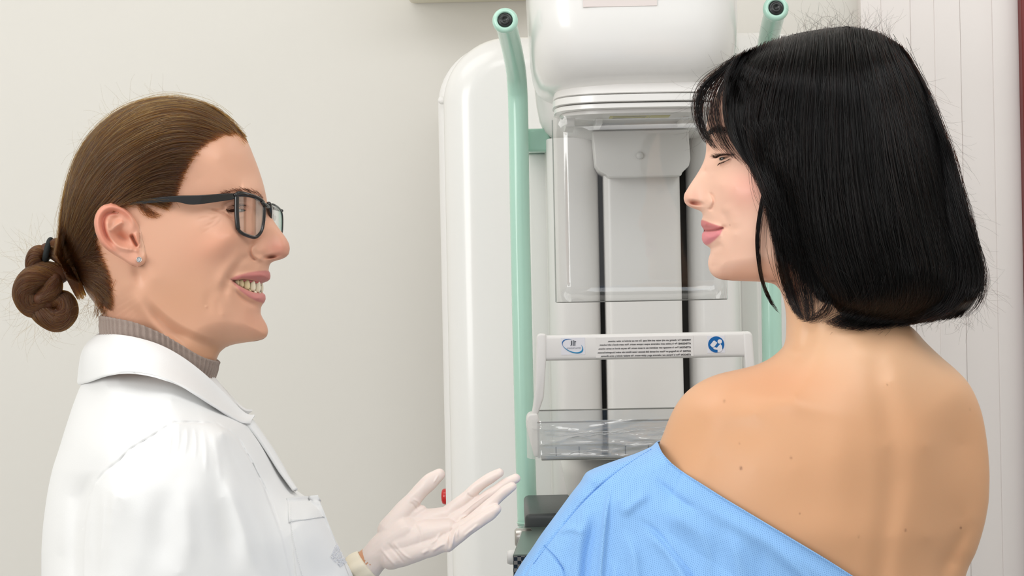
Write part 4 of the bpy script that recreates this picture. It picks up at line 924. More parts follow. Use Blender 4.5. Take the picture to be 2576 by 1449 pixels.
# turtleneck: ribbed band round the neck
def ring3(near, k=160, ctr=(420, 560)):
    """near: control points (px,py,w) from the back edge (w=0) to the front edge (w=0); the far half mirrors it"""
    q = catmull(np.array(near, float), 20); s = np.linspace(0, 1, len(q)); u = np.linspace(0, 1, k); q = np.column_stack([np.interp(u, s, q[:, j]) for j in range(3)])
    A = PW(q[:, 0], q[:, 1], q[:, 2]); m = 1 - q[:, 2] * S / D0
    B = PW(ctr[0], ctr[1], -q[:, 2]) + ((q[:, 0] - ctr[0]) * m * S)[:, None] * CR + (-(q[:, 1] - ctr[1]) * m * S)[:, None] * CU
    return np.concatenate([A, B[::-1][1:-1]])
top = [(258, 800, 0), (262, 798, 80), (285, 800, 138), (340, 812, 158), (400, 836, 152), (450, 864, 140), (500, 893, 112), (535, 905, 70), (549, 908, 0)]
bot = [(248, 900, 0), (252, 900, 90), (285, 905, 160), (340, 915, 180), (400, 935, 176), (450, 960, 160), (495, 985, 125), (525, 1000, 75), (534, 1003, 0)]
T_, B_ = ring3(top, 200), ring3(bot, 200); n = len(T_); G_ = []
ctr3 = T_.mean(0)
for i, t in enumerate(np.linspace(0, 1, 26)):
    row = T_ * (1 - t) + B_ * t; cc = row.mean(0); d = row - cc; d /= np.linalg.norm(d, axis=1)[:, None]
    arc = np.arange(n); rib = np.sin(arc * 2 * math.pi / n * 62) * .0013; roll = .0022 * math.exp(-(t / .08) ** 2) + .0012 * math.sin(t * 9) 
    G_.append(row + d * (rib + roll + .001 * np.sin(arc * .09 + t * 3))[:, None])
tn = mesh('turtleneck', *sheet(np.array(G_), closed_u=True), M_knit, DR); thicken(tn, .002, -1)
# ---- coat body
cL = [(400, 905), (300, 908), (250, 915), (222, 935), (205, 965), (185, 1015), (165, 1075), (148, 1130), (132, 1180), (121, 1230), (112, 1290), (106, 1350), (104, 1400), (104, 1449), (100, 1600), (90, 2000), (70, 3300)]
cR = [(402, 905), (480, 915), (530, 940), (570, 985), (605, 1030), (628, 1058), (640, 1078), (660, 1108), (685, 1150), (714, 1200), (738, 1232), (770, 1254), (803, 1278), (822, 1312), (845, 1360), (868, 1407), (888, 1449), (900, 1520), (905, 1700), (890, 2100), (930, 3300)]
cG = [(300, 920, 170), (400, 920, 175), (500, 940, 130), (400, 960, 225), (300, 960, 225), (500, 980, 190), (560, 1010, 140), (220, 980, 170), (430, 1010, 300), (300, 1020, 290), (540, 1040, 240), (450, 1070, 360), (560, 1090, 330), (300, 1100, 360), (620, 1140, 260), (680, 1200, 220), (450, 1200, 400), (300, 1250, 410), (560, 1250, 370), (680, 1300, 280), (780, 1350, 230), (840, 1440, 190), (180, 1250, 300), (150, 1400, 300), (450, 1440, 420), (700, 1449, 300), (450, 2000, 430), (450, 3300, 430)]
sleeve = [(200, 3400), (210, 2200), (212, 1700), (208, 1449), (207, 1380), (212, 1310), (222, 1262), (240, 1215), (262, 1188), (300, 1160), (325, 1132), (372, 1104), (412, 1078), (440, 1062), (500, 1063), (545, 1066), (575, 1082), (600, 1105), (628, 1150), (648, 1190), (668, 1230), (690, 1290), (712, 1350), (735, 1449), (760, 1700), (770, 2200), (780, 3400)]
def c_det(X, Y, w, d):
    si = inside(X, Y, [(a, b) for a, b in sleeve]); k = sstep(d, 0, 30)
    w = w + 40 * sstep(si, 0, 90) * k * sstep(Y, 1060, 1240) + 9 * sstep(si, 0, 6) * k
    w = w - 7 * np.exp(-((si + .5) / 2.4) ** 2) * (0.75 + .25 * np.sin(X * .23)) * (Y < 1330)
    w = w - 42 * sstep(si, 6, -26) * np.exp(-((X - 225) / 45) ** 2) * sstep(Y, 1180, 1260) * k        # deep gap behind the upper arm
    # gathers and long folds in the sleeve
    for (x0, y0, x1, y1, wd, h) in ((470, 1068, 462, 1150, 5, 3), (488, 1068, 490, 1160, 4, 2.5), (510, 1068, 518, 1200, 6, 3), (430, 1080, 415, 1170, 5, 3), (450, 1072, 440, 1150, 4, 2.5), (535, 1074, 556, 1230, 8, 3), (365, 1112, 345, 1180, 6, 2.5), (330, 1140, 300, 1240, 7, 4), (290, 1172, 262, 1449, 10, 5), (262, 1220, 246, 1449, 7, 6), (560, 1160, 640, 1449, 20, 12), (460, 1200, 470, 1449, 26, 9), (600, 1200, 700, 1449, 16, 9), (360, 1200, 330, 1500, 30, 8)):
        w = w + ridge(X, Y, [(x0, y0), ((x0 + x1) / 2 + 4, (y0 + y1) / 2), (x1, y1)], wd, h, .35) * k
    for (x0, y0, x1, y1, wd, h) in ((530, 1150, 600, 1449, 30, 13), (420, 1210, 410, 1449, 26, 6), (560, 1090, 640, 1260, 8, 3)):
        w = w - ridge(X, Y, [(x0, y0), ((x0 + x1) / 2 - 4, (y0 + y1) / 2), (x1, y1)], wd, h, .35) * k
    w = w + ridge(X, Y, [(470, 1060), (380, 1090), (330, 1125), (262, 1180)], 10, 5, .2) * (si < 2) * k
    for (x0, y0, x1, y1, wd, h) in ((300, 1000, 240, 1200, 30, 7), (250, 1040, 190, 1300, 20, 6), (180, 1200, 160, 1449, 14, 5), (235, 1230, 228, 1449, 9, 4)):
        w = w + ridge(X, Y, [(x0, y0), ((x0 + x1) / 2 - 6, (y0 + y1) / 2), (x1, y1)], wd, h, .35) * k
    w = w + ridge(X, Y, [(600, 1090), (650, 1180), (700, 1250), (760, 1340), (800, 1449)], 14, 7, .2) * k * (si < 0) - ridge(X, Y, [(580, 1080), (640, 1190), (690, 1290)], 10, 6, .2) * k * (si < 2)
    w = w + blob(X, Y, 800, 1350, 70, 90, 14, 30) * k
    return w
cRf = Relief(cL, cR, cG, [(300, 930, 90), (500, 960, 80), (200, 1000, 150), (130, 1300, 200), (640, 1090, 110), (720, 1210, 130), (850, 1400, 170), (450, 2000, 330)], c_det)
rows = np.concatenate([[905, 905.8, 907.5], np.arange(910, 1460, 2.4), np.arange(1465, 1700, 20), np.arange(1700, 3301, 100)])
Xc_, Yc_ = cRf.grid(rows, 290, .8); Wc = cRf.W(Xc_, Yc_)
Wfar = cRf.W(Xc_, Yc_, False)
V, F = solid(Xc_, Yc_, Wc, Wfar, 0, (420, 560))
coat = mesh('lab_coat', V, F, M_coat, DR, label='white cotton lab coat')
def cW(x, y): return float(cRf.W(np.array([[x]], float), np.array([[y]], float))[0, 0])
# collar: folded band, both sides of the neck
def collar_side(far):
    t0 = [(247, 848, 0), (256, 844, 60), (290, 843, 150), (340, 850, 186), (400, 868, 190), (455, 897, 178), (510, 938, 150), (560, 985, 112), (600, 1026, 84), (622, 1043, 74), (641, 1045, 70)]
    t1 = [(236, 850, 0), (246, 850, 66), (288, 852, 162), (340, 862, 200), (400, 882, 206), (455, 914, 194), (508, 956, 166), (556, 1000, 126), (597, 1036, 96), (620, 1049, 82), (640, 1048, 74)]
    tm = [(208, 885, 0), (224, 886, 84), (280, 890, 186), (340, 900, 226), (400, 914, 238), (455, 940, 226), (504, 974, 202), (550, 1012, 160), (592, 1044, 118), (616, 1055, 96), (636, 1053, 80)]
    t2 = [(197, 955, 0), (222, 952, 100), (270, 938, 214), (330, 934, 262), (390, 943, 282), (445, 962, 276), (495, 990, 258), (540, 1020, 216), (580, 1045, 160), (608, 1060, 124), (630, 1061, 92)]
    t3 = [(200, 966, 0), (226, 958, 104), (272, 943, 220), (330, 938, 268), (390, 947, 288), (444, 966, 282), (493, 994, 264), (538, 1024, 222), (578, 1049, 166), (607, 1064, 128), (630, 1065, 92)]
    rowsC = [catmull(np.array(t, float), 10) for t in (t0, t1, tm, t2, t3)]; n = len(rowsC[0]); out = []
    for i in range(n):
        col = catmull(np.array([r[i] for r in rowsC]), 6); out.append(col)
    A = np.array(out)                                                   # along x across
    A[:, :, 2] += 2.2 * np.sin(np.linspace(0, 17, n))[:, None] * np.linspace(0, 1, A.shape[1])[None] ** 2
    if not far: return PW(A[..., 0], A[..., 1], A[..., 2])
    m = 1 - A[..., 2] * S / D0; return PW(420, 560, -A[..., 2]) + ((A[..., 0] - 420) * m * S)[..., None] * CR + (-(A[..., 1] - 560) * m * S)[..., None] * CU
n_ = collar_side(False); f_ = collar_side(True); both = np.concatenate([f_[::-1], n_[1:]])
cl = mesh('collar', *sheet(both), M_coat, coat); thicken(cl, .0024, 0); sb = cl.modifiers.new('s', 'SUBSURF'); sb.levels = sb.render_levels = 1
# front edge (placket) that stands off below the collar
pl = [(612, 1062, 100), (640, 1092, 92), (668, 1132, 90), (700, 1182, 92), (716, 1204, 95), (738, 1234, 98)]
pr = [(636, 1058, 40), (662, 1096, 26), (690, 1138, 20), (716, 1184, 20), (726, 1206, 24), (744, 1236, 40)]
a_ = catmull(np.array(pl, float), 6); b_ = catmull(np.array(pr, float), 6)
G_ = np.array([[PW(*(a * (1 - t) + b * t + np.array([5 * math.sin(t * 3.1), -4 * math.sin(t * 3.1), 6 * math.sin(t * 3.1)]))) for t in np.linspace(0, 1, 8)] for a, b in zip(a_, b_)])
lp = mesh('lapel', *sheet(G_), M_coat, coat); thicken(lp, .002)
# breast pocket
def patch(name, quad, nu_, nv_, lift, m, par, bulge=0.0, th=.0012):
    (x0, y0), (x1, y1), (x2, y2), (x3, y3) = quad; U, Vv = np.meshgrid(np.linspace(0, 1, nu_), np.linspace(0, 1, nv_))
    X = (x0 * (1 - U) + x1 * U) * (1 - Vv) + (x3 * (1 - U) + x2 * U) * Vv; Y = (y0 * (1 - U) + y1 * U) * (1 - Vv) + (y3 * (1 - U) + y2 * U) * Vv
    W_ = cRf.W(np.minimum(X, cRf.R(np.maximum(Y, 1262)) - 4), np.maximum(Y, 1258)) + lift + bulge * np.sin(U * math.pi) * (1 - Vv * .6)
    o = mesh(name, *sheet(PW(X, Y, W_)), m, par); thicken(o, th, 1); return o
pk = patch('breast_pocket', [(724, 1254), (799, 1246), (884, 1462), (748, 1470)], 34, 50, 3.5, M_coat, coat, 6, .002)
patch('pocket_hem', [(724, 1253), (800, 1245), (817, 1302), (728, 1313)], 30, 16, 7, M_coat, pk, 7, .0016)
def stitch(name, pts, n, par, lift, r=.00028, gap=.45, m=None, f=None):
    q = catmull(np.array(pts, float), 20); s = np.concatenate([[0], np.cumsum(np.hypot(*np.diff(q, axis=0).T))]); L = s[-1]; parts = []
    for i in range(n):
        a, b = L * i / n, L * (i + 1 - gap) / n; xs_ = np.interp([a, (a + b) / 2, b], s, q[:, 0]); ys_ = np.interp([a, (a + b) / 2, b], s, q[:, 1])
        W_ = (f or cRf.W)(xs_[None], ys_[None])[0] + lift + np.array([0, 1.2, 0]); parts.append(tube(PW(xs_, ys_, W_), r, 6))
    return mesh(name, *merge(parts), m or M_coat, par)
stitch('stitching', [(729, 1308), (770, 1306), (814, 1298)], 26, pk, 16)
stitch('stitching', [(732, 1264), (734, 1330), (748, 1400), (762, 1450)], 34, pk, 9)
crest = []
for i in range(420):
    a, b = RNG.uniform(0, 1), RNG.uniform(0, 1); x, y = 831 + 16 * a + 26 * b, 1400 - 34 * a * (1 - b) + 26 * b - 12 * a * b
    crest.append(ellipsoid(PW(x, y, cW(x, y) + 11), (.0005, .0003, .0004), n=3))
M_emb = cloth_mat('white_embroidery', srgb(232, 233, 238), bump=[(800, .4, .001)])
mesh('embroidered_crest', *merge(crest), M_emb, pk)
# far sleeve, reaching forward behind the body
fs = tube([PW(455, 1190, -270), PW(540, 1480, -330), PW(610, 1640, -320), PW(740, 1580, -190), PW(835, 1510, -105)], [.075, .062, .058, .05, .044], 36, n=6, cap='flat')
o = mesh('sleeve', *fs, M_coat, coat, label='sleeve of the far arm')
# trousers and shoes
M_trs = cloth_mat('white_trousers', srgb(235, 236, 238), bump=[(300, .1, .001)]); M_shoe = mat('white_leather', srgb(232, 232, 230), 0.4)
for wv in (200, -200):
    mesh('trouser_leg', *tube([PW(480, 2700, wv), PW(490, 3500, wv), PW(480, 4250, wv * .9)], [.095, .075, .06], 28, n=5, cap='flat'), M_trs, DR)
    b0 = PW(480, 4250, wv * .9); x0, y0 = float(b0[0]), float(b0[1])
    mesh('shoe', *loft([(x0 + .05, y0, .0, .13, .045, 2.6), (x0 + .05, y0, .02, .13, .046, 2.6), (x0 + .04, y0, .045, .115, .042, 2.4), (x0 + .01, y0, .075, .075, .038, 2.2), (x0 - .01, y0, .13, .055, .045, 2.2)], 36), M_shoe, DR)
# ================================================================== gloved hand
hd = -30
def fing(pts, rad): return tube([PW(x, y, w_ + hd) for x, y, w_ in pts], [r * S for r in rad], 22, n=5)
hand = []
hand.append(fing([(1125, 1292, -22), (1165, 1258, -16), (1205, 1222, -6), (1240, 1198, 6), (1256, 1190, 14)], [19.6, 16.4, 14.7, 13.6, 12.0]))        # index
hand.append(fing([(1135, 1314, -8), (1190, 1276, -8), (1238, 1240, 0), (1274, 1216, 8), (1298, 1203, 12)], [19.6, 15.8, 14.7, 13.6, 12.0]))       # middle
hand.append(fing([(1140, 1342, 16), (1188, 1308, 22), (1232, 1270, 34), (1266, 1240, 46), (1288, 1224, 54)], [19.6, 16.4, 15.3, 14.2, 12.0]))      # ring
hand.append(fing([(1125, 1368, 30), (1160, 1342, 34), (1196, 1318, 40), (1230, 1295, 48), (1248, 1281, 56)], [21.8, 18.5, 16.9, 15.8, 13.6]))       # little
hand.append(fing([(985, 1335, -10), (1012, 1292, -14), (1045, 1250, -16), (1078, 1215, -14), (1104, 1194, -10)], [37.1, 27.3, 20.7, 20.7, 16.4]))      # thumb
hand.append(fing([(940, 1400, 0), (975, 1370, 0), (1020, 1340, 0)], [33, 40, 42])); hand.append(fing([(1000, 1350, -14), (1070, 1312, -18), (1120, 1296, -18)], [36, 30, 22]))
hand.append(fing([(1000, 1370, 4), (1070, 1345, 8), (1125, 1330, 8)], [40, 38, 26])); hand.append(fing([(985, 1400, 14), (1050, 1385, 24), (1118, 1366, 28)], [34, 28, 22]))
hand.append(fing([(1018, 1316, -12), (1042, 1294, -16), (1060, 1284, -18)], [26, 20, 14]))
hand.append(fing([(925, 1425, -6), (945, 1400, -2), (970, 1380, 0)], [37, 37, 38]))
gl_ = mesh('latex_glove', *merge(hand), M_glove, DR, label='white latex glove on the outstretched hand'); remesh(gl_, .0008, 8)
V = verts_of(gl_); px, py = project(V); nearm = (V[:, 1] < np.median(V[:, 1]) + .01).astype(float)
nn = np.zeros(len(V))
for pts, wd, h in (([(955, 1375), (975, 1400), (1002, 1432)], 3.5, 4), ([(972, 1362), (996, 1392), (1024, 1424)], 3, -3), ([(986, 1360), (1012, 1390), (1040, 1410)], 3, 3),
                   ([(1128, 1385), (1132, 1350), (1140, 1325)], 3.5, -6), ([(1150, 1356), (1152, 1330), (1160, 1315)], 3, 4.5), ([(1136, 1384), (1141, 1350), (1150, 1324)], 3, 5), ([(1080, 1370), (1100, 1352), (1112, 1338)], 4, 4), ([(1084, 1388), (1104, 1374), (1124, 1366)], 4, 4), ([(1060, 1395), (1080, 1382)], 4, 3),
                   ([(1175, 1238), (1182, 1248), (1196, 1252)], 2.5, -3), ([(1152, 1312), (1164, 1300), (1178, 1296)], 2.5, 3), ([(1030, 1262), (1042, 1272), (1050, 1288)], 3, -3.5), ([(1036, 1254), (1052, 1262), (1060, 1276)], 2.5, 3), ([(1150, 1300), (1190, 1268), (1240, 1232)], 2, 2),
                   ([(1020, 1300), (1050, 1330), (1060, 1380)], 5, -4), ([(1165, 1350), (1190, 1330)], 3, 2.5), ([(1180, 1340), (1205, 1318)], 3, 2.5), ([(1104, 1192), (1096, 1206), (1090, 1216)], 2, 2.5)):
    nn += ridge(px, py, pts, wd, h, .3)
nn += .8 * np.sin(px * .11 + py * .09) * np.sin(py * .07 - px * .05)
V[:, 1] -= nn * S * nearm; V[:, 2] += (0.5 * np.sin(px * .09) + .3 * np.sin(px * .17 + 1)) * S * 1.2; set_verts(gl_, V)
# cuff of the glove: clear stretched part with a rolled cream bead
def ringat(c, r, ax, amp, k=60, ph=0):
    ax = np.asarray(ax, float); ax /= np.linalg.norm(ax); u = np.cross(ax, [0, 1, 0]); u /= np.linalg.norm(u); v = np.cross(ax, u)
    a = np.linspace(0, 2 * math.pi, k, endpoint=False); rr = r * (1 + amp * np.sin(a * 5 + ph) + amp * .6 * np.sin(a * 9 + 2 * ph))
    return np.asarray(c) + np.outer(rr * np.cos(a), u) + np.outer(rr * np.sin(a), v)
axd = PW(960, 1385, 0) - PW(900, 1432, 0)
rg = [ringat(PW(x, y, hd + wv), r * S, axd, am, ph=p_) for x, y, wv, r, am, p_ in ((925, 1419, -6, 38, .03, .9), (921, 1423, -6, 41, .04, 1.1), (914, 1428, -6, 43, .04, 1.2), (906, 1434, -7, 43.5, .05, 1.5), (899, 1440, -8, 43, .06, 1.8), (893, 1444, -8, 40, .06, 1.8), (896, 1442, -8, 37, .05, 1.8))]
cf = mesh('glove_cuff', *sheet(np.array(rg), closed_u=True), M_glove2, gl_, label='cream rolled cuff of the glove'); thicken(cf, .0012)
# ================================================================== the patient
PC = (2080, 500)
pc = P(2080, 900, 0)
PT = empty('person', (float(pc[0]), 0, 0), 'black-haired person with bare back turned, in slipped-down blue paper gown', 'person')
pL = [(2128, 78), (2060, 86), (1990, 104), (1908, 140), (1845, 185), (1806, 228), (1789, 262), (1781, 295), (1777, 318), (1774.5, 338), (1775.5, 356), (1776.5, 372), (1774.5, 390), (1770, 406), (1761, 425), (1750, 443), (1738, 461), (1728, 477), (1721.5, 489), (1720, 499), (1722.5, 509), (1729, 517), (1740, 523), (1752, 527), (1761, 531), (1766, 536), (1767.5, 543), (1765.5, 551), (1763, 558), (1763, 564), (1766, 571), (1770, 577), (1771, 581), (1768, 585), (1765.5, 591), (1765.5, 600), (1769, 610), (1776, 617), (1784, 622), (1787.5, 628), (1786.5, 637), (1783, 648), (1781, 661), (1783, 675), (1789, 688), (1799, 697), (1815, 703), (1850, 706.5), (1885, 707.5), (1915, 709), (1938, 712), (1952, 718), (1962, 730), (1970, 750), (1976, 780), (1978, 810), (1977, 845), (1972, 868), (1958, 885), (1930, 906), (1895, 921), (1855, 931), (1815, 940), (1780, 952), (1750, 968), (1722, 991), (1700, 1020), (1682, 1056), (1668, 1092), (1652, 1130), (1620, 1190), (1580, 1250), (1530, 1310), (1480, 1370), (1450, 1420), (1430, 1500), (1440, 1700), (1560, 1900), (1620, 2300)]
pR = [(2134, 78), (2190, 84), (2240, 105), (2280, 150), (2315, 220), (2335, 300), (2340, 380), (2335, 450), (2320, 530), (2295, 610), (2262, 680), (2238, 740), (2236, 790), (2262, 805), (2292, 822), (2330, 862), (2370, 900), (2405, 930), (2435, 962), (2455, 998), (2470, 1040), (2480, 1090), (2487, 1150), (2489.5, 1200), (2488, 1250), (2481, 1300), (2470, 1345), (2455, 1390), (2436, 1430), (2424, 1470), (2412, 1560), (2400, 1700), (2380, 1900), (2400, 2300)]
pG = [(1850, 300, 135), (1820, 300, 105), (1900, 380, 158), (1800, 345, 78), (1785, 380, 36), (1792, 400, 56), (1815, 398, 88), (1842, 398, 108), (1870, 405, 128), (1900, 430, 150),
      (1732, 497, 26), (1750, 502, 34), (1778, 508, 44), (1758, 462, 30), (1774, 430, 28), (1792, 440, 62), (1790, 480, 60), (1815, 465, 98), (1850, 470, 134), (1890, 480, 156), (1930, 500, 168),
      (1790, 540, 60), (1820, 530, 92), (1850, 540, 120), (1780, 565, 42), (1800, 568, 68), (1818, 577, 82), (1778, 600, 40), (1800, 605, 68), (1850, 590, 116), (1900, 600, 142), (1950, 600, 156), (1800, 635, 66),
      (1795, 670, 48), (1820, 675, 74), (1860, 680, 102), (1910, 685, 124), (1950, 665, 138), (1990, 620, 158), (2040, 560, 172), (2100, 400, 196), (2200, 400, 196), (2050, 250, 186), (2200, 250, 182), (2250, 550, 170), (1960, 300, 176), (2150, 600, 176),
      (2020, 760, 124), (2100, 770, 138), (2190, 760, 126), (2000, 720, 116), (2050, 850, 150), (2130, 860, 170), (2220, 850, 160), (1960, 930, 140), (1850, 990, 150), (1760, 1050, 140), (1900, 1040, 205), (2000, 1000, 220), (2130, 980, 230), (2240, 960, 215), (2360, 980, 160),
      (1800, 1150, 190), (1900, 1180, 245), (2000, 1180, 275), (2100, 1150, 280), (2230, 1120, 262), (2330, 1120, 212), (2420, 1120, 135), (1900, 1350, 260), (2050, 1350, 285), (2150, 1350, 285), (2240, 1350, 262), (2330, 1350, 212), (2420, 1300, 135), (2400, 1420, 150), (1700, 1250, 190), (1600, 1350, 170), (2000, 1600, 270), (2250, 1600, 255), (2350, 1600, 230), (1600, 1600, 180), (2000, 2300, 260)]
pRad = [(1820, 300, 120), (1900, 180, 170), (2100, 80, 195), (2280, 150, 200), (2335, 400, 200), (2300, 600, 180), (2238, 740, 130), (1776, 370, 32), (1760, 425, 16), (1735, 465, 17), (1721, 499, 24), (1745, 524, 22), (1766, 536, 22), (1764, 560, 36), (1766, 598, 38), (1787, 628, 38), (1782, 662, 54), (1810, 702, 58), (1880, 708, 70), (1950, 716, 90), (1976, 800, 110), (1958, 885, 120), (1860, 931, 125), (1760, 960, 135), (1682, 1056, 150), (1600, 1250, 150), (2290, 822, 130), (2400, 925, 160), (2480, 1100, 280), (2470, 1345, 250), (2400, 1600, 190)]
p_eye = [(1844, 391), (1830, 392.5), (1817, 395), (1809.5, 398.5), (1810, 402.5), (1815, 404), (1828, 399)]
def p_det(X, Y, w, d):
    f = sstep(d, 0, 10)
    w = w + ridge(X, Y, [(1782, 334), (1800, 326), (1830, 332)], 13, 5) * f
    w = w + blob(X, Y, 1784, 508, 15, 15, 9) * f - ridge(X, Y, [(1784, 482), (1793, 494), (1797, 508), (1790, 524), (1778, 528)], 3.6, 8, .2) * f
    w = w - blob(X, Y, 1750, 511, 15, 4.6, 22, 8) - blob(X, Y, 1744, 509, 7, 4, 6)
    w = w + blob(X, Y, 1736, 497, 14, 14, 3) * sstep(d, 0, 6)
    w = w + ridge(X, Y, [(1766, 563), (1786, 566), (1804, 570), (1818, 574)], 6.5, 6.5, .22) * sstep(d, 0, 7)
    w = w + ridge(X, Y, [(1768, 597), (1784, 597), (1802, 590), (1816, 582)], 9, 8, .25) * sstep(d, 0, 7)
    w = w - ridge(X, Y, [(1764, 580), (1784, 580.5), (1804, 578), (1821, 573)], 2.3, 9, .05) - blob(X, Y, 1823, 572, 6, 5, 6)
    w = w - ridge(X, Y, [(1808, 520), (1826, 546), (1832, 570), (1828, 590)], 9, 4, .35) + ridge(X, Y, [(1822, 510), (1842, 545), (1846, 580)], 16, 4, .3)
    w = w - ridge(X, Y, [(1782, 622), (1800, 622), (1818, 612)], 8, 4, .3) * f
    w = w + blob(X, Y, 1840, 495, 42, 34, 7) * f
    ei = inside(X, Y, p_eye); w = w - 9 * sstep(ei, -.5, 3)
    w = w + ridge(X, Y, [(1845, 388), (1828, 388), (1812, 390), (1804, 398)], 3.2, 5) - ridge(X, Y, [(1848, 380), (1828, 378), (1808, 381), (1800, 390)], 3, 3.5)
    w = w + ridge(X, Y, [(1842, 395), (1826, 406), (1811, 411)], 3.2, 3) - ridge(X, Y, [(1838, 404), (1826, 413), (1810, 418)], 2.2, 2.4) - ridge(X, Y, [(1840, 412), (1828, 420), (1814, 424)], 2.2, 1.6)
    w = w - blob(X, Y, 1793, 372, 14, 18, 6) * f
    jaw = [(2000, 640), (1985, 665), (1960, 690), (1925, 703), (1880, 708), (1840, 708)]
    dd, s_, sd = seg_dist(X, Y, catmull(np.array(jaw, float), 5)); w = w - sstep(-sd, -8, 16) * 14 * sstep(s_, 0, .3) * np.clip((740 - Y) / 40, 0, 1) * (Y < 745)
    # back: spine, shoulder blades, nape
    w = w - ridge(X, Y, [(2190, 860), (2215, 950), (2232, 1050), (2240, 1150), (2238, 1260), (2225, 1380), (2210, 1500), (2200, 1700)], 36, 13, .12)
    w = w + ridge(X, Y, [(2262, 1200), (2262, 1300), (2250, 1420), (2240, 1600)], 34, 4, .2) + ridge(X, Y, [(2205, 1120), (2212, 1240), (2190, 1400), (2180, 1600)], 30, 3, .2)
    w = w + blob(X, Y, 2110, 1160, 50, 150, 9) + blob(X, Y, 2345, 1130, 55, 150, 7, 6) + blob(X, Y, 1950, 1005, 130, 24, 7, 12)
    w = w + blob(X, Y, 1800, 1010, 62, 48, 16, -30) + blob(X, Y, 2070, 1340, 120, 60, 8) - blob(X, Y, 1880, 1080, 60, 40, 6)
    w = w - ridge(X, Y, [(2452, 1300), (2418, 1350), (2392, 1400), (2372, 1449), (2360, 1600)], 20, 18, .3) + ridge(X, Y, [(2450, 1250), (2440, 1330), (2420, 1420), (2405, 1500)], 26, 5, .25)
    w = w + ridge(X, Y, [(2050, 760), (2100, 830), (2150, 870)], 30, 3, .3) + ridge(X, Y, [(2010, 780), (2000, 850), (1990, 890)], 20, 8, .3) - ridge(X, Y, [(2040, 800), (2030, 870), (1990, 915)], 18, 8, .3)
    w = w + blob(X, Y, 2178, 885, 36, 30, 4)
    return w
pR_ = Relief(pL, pR, pG, pRad, p_det)
rows = np.concatenate([78 + np.array([0, .7, 2, 4]), np.arange(85, 300, 4), np.arange(300, 520, 2.2), np.arange(520, 536, 1.2), np.arange(536, 695, 1.9), np.arange(695, 722, 1.1), np.arange(722, 900, 3.2), np.arange(900, 960, 2.2), np.arange(960, 1500, 4), np.arange(1500, 2301, 25)])
Xg, Yg_ = pR_.grid(rows, 290, .72); Wg = pR_.W(Xg, Yg_); V, F = solid(Xg, Yg_, Wg, Wg * np.where(Yg_ > 900, .8, 1), 0, PC)
Xc = np.concatenate([Xg.ravel()] * 2); Yc = np.concatenate([Yg_.ravel()] * 2); C = np.tile(np.array(srgb(241, 195, 171)[:3]), (len(Xc), 1))
C = lerpcol(C, srgb(236, 160, 146), blob(Xc, Yc, 1885, 475, 55, 50, .55)); C = lerpcol(C, srgb(226, 160, 140), blob(Xc, Yc, 1735, 500, 26, 24, .35))
C = lerpcol(C, srgb(232, 186, 148), sstep(Yc, 690, 800)); C = lerpcol(C, srgb(214, 162, 122), sstep(Yc, 880, 1080) * .9)
C = lerpcol(C, srgb(226, 160, 120), blob(Xc, Yc, 1960, 960, 170, 60, .5)); C = lerpcol(C, srgb(226, 172, 138), blob(Xc, Yc, 1790, 1000, 60, 45, .3))
up = inside(Xc, Yc, [(1750, 555), (1766, 553), (1776, 556), (1790, 562), (1806, 567), (1821, 572), (1804, 579), (1784, 581.5), (1750, 582)]); lo = inside(Xc, Yc, [(1750, 582), (1784, 582), (1804, 579.5), (1819, 575), (1812, 590), (1798, 604), (1784, 615), (1774, 618), (1750, 612)])
C = lerpcol(C, srgb(206, 124, 122), sstep(up, -2, 2)); C = lerpcol(C, srgb(222, 138, 142), sstep(lo, -2, 2)); C = lerpcol(C, srgb(140, 60, 62), ridge(Xc, Yc, [(1764, 580.5), (1784, 581), (1804, 578.5), (1821, 573)], 1.8, .8, .02))
C = lerpcol(C, srgb(170, 80, 66), blob(Xc, Yc, 1748, 512, 12, 4, .6)); C = lerpcol(C, srgb(120, 84, 72), ridge(Xc, Yc, [(1780, 336), (1800, 327), (1830, 334)], 6, .5)); C = lerpcol(C, srgb(60, 40, 36), sstep(inside(Xc, Yc, p_eye), -1, 2) * .8)  # nostril colour: reddish skin with its inner shade painted in
C = lerpcol(C, srgb(150, 100, 84), ridge(Xc, Yc, [(1850, 388), (1830, 387), (1808, 392)], 4, .6))
for (x, y, r_, k_) in ((1864, 1178, 3.2, .85), (2232, 968, 2, .4), (1990, 1152, 2.6, .5), (2417, 1328, 2.2, .9), (2278, 1334, 2.4, .7), (1822, 1009, 3, .35), (1860, 1115, 2, .3), (2160, 1350, 2, .4), (2012, 1292, 2, .4), (1836, 566, 1.6, .4), (2440, 1030, 2, .3)):
    C = lerpcol(C, srgb(96, 48, 30), blob(Xc, Yc, x, y, r_, r_ * 1.2, k_))
C = lerpcol(C, srgb(40, 32, 30), sstep(inside(Xc, Yc, [(2000, 90), (1900, 160), (1850, 230), (1870, 330), (1930, 440), (2000, 520), (2050, 640), (2090, 740), (2260, 760), (2400, 400), (2300, 100), (2130, 60)]), -10, 20))
parts = [(V, F)]; cols = [finish_col(C)]
for wv in (150, -150):
    lg = tube([PW(2010, 2250, wv), PW(2010, 3000, wv), PW(2000, 3400, wv), PW(2005, 4300, wv * .9), PW(1880, 4340, wv * .9)], [.10, .075, .055, .036, .035], 28, n=5)
    parts.append(lg); cols.append(finish_col(np.tile(np.array(srgb(226, 176, 138)[:3]), (len(lg[0]), 1))))
V, F = merge(parts); mesh('body', V, F, M_skin, PT, col=np.concatenate(cols))
M_clog = mat('blue_overshoe', srgb(90, 140, 200), 0.6)
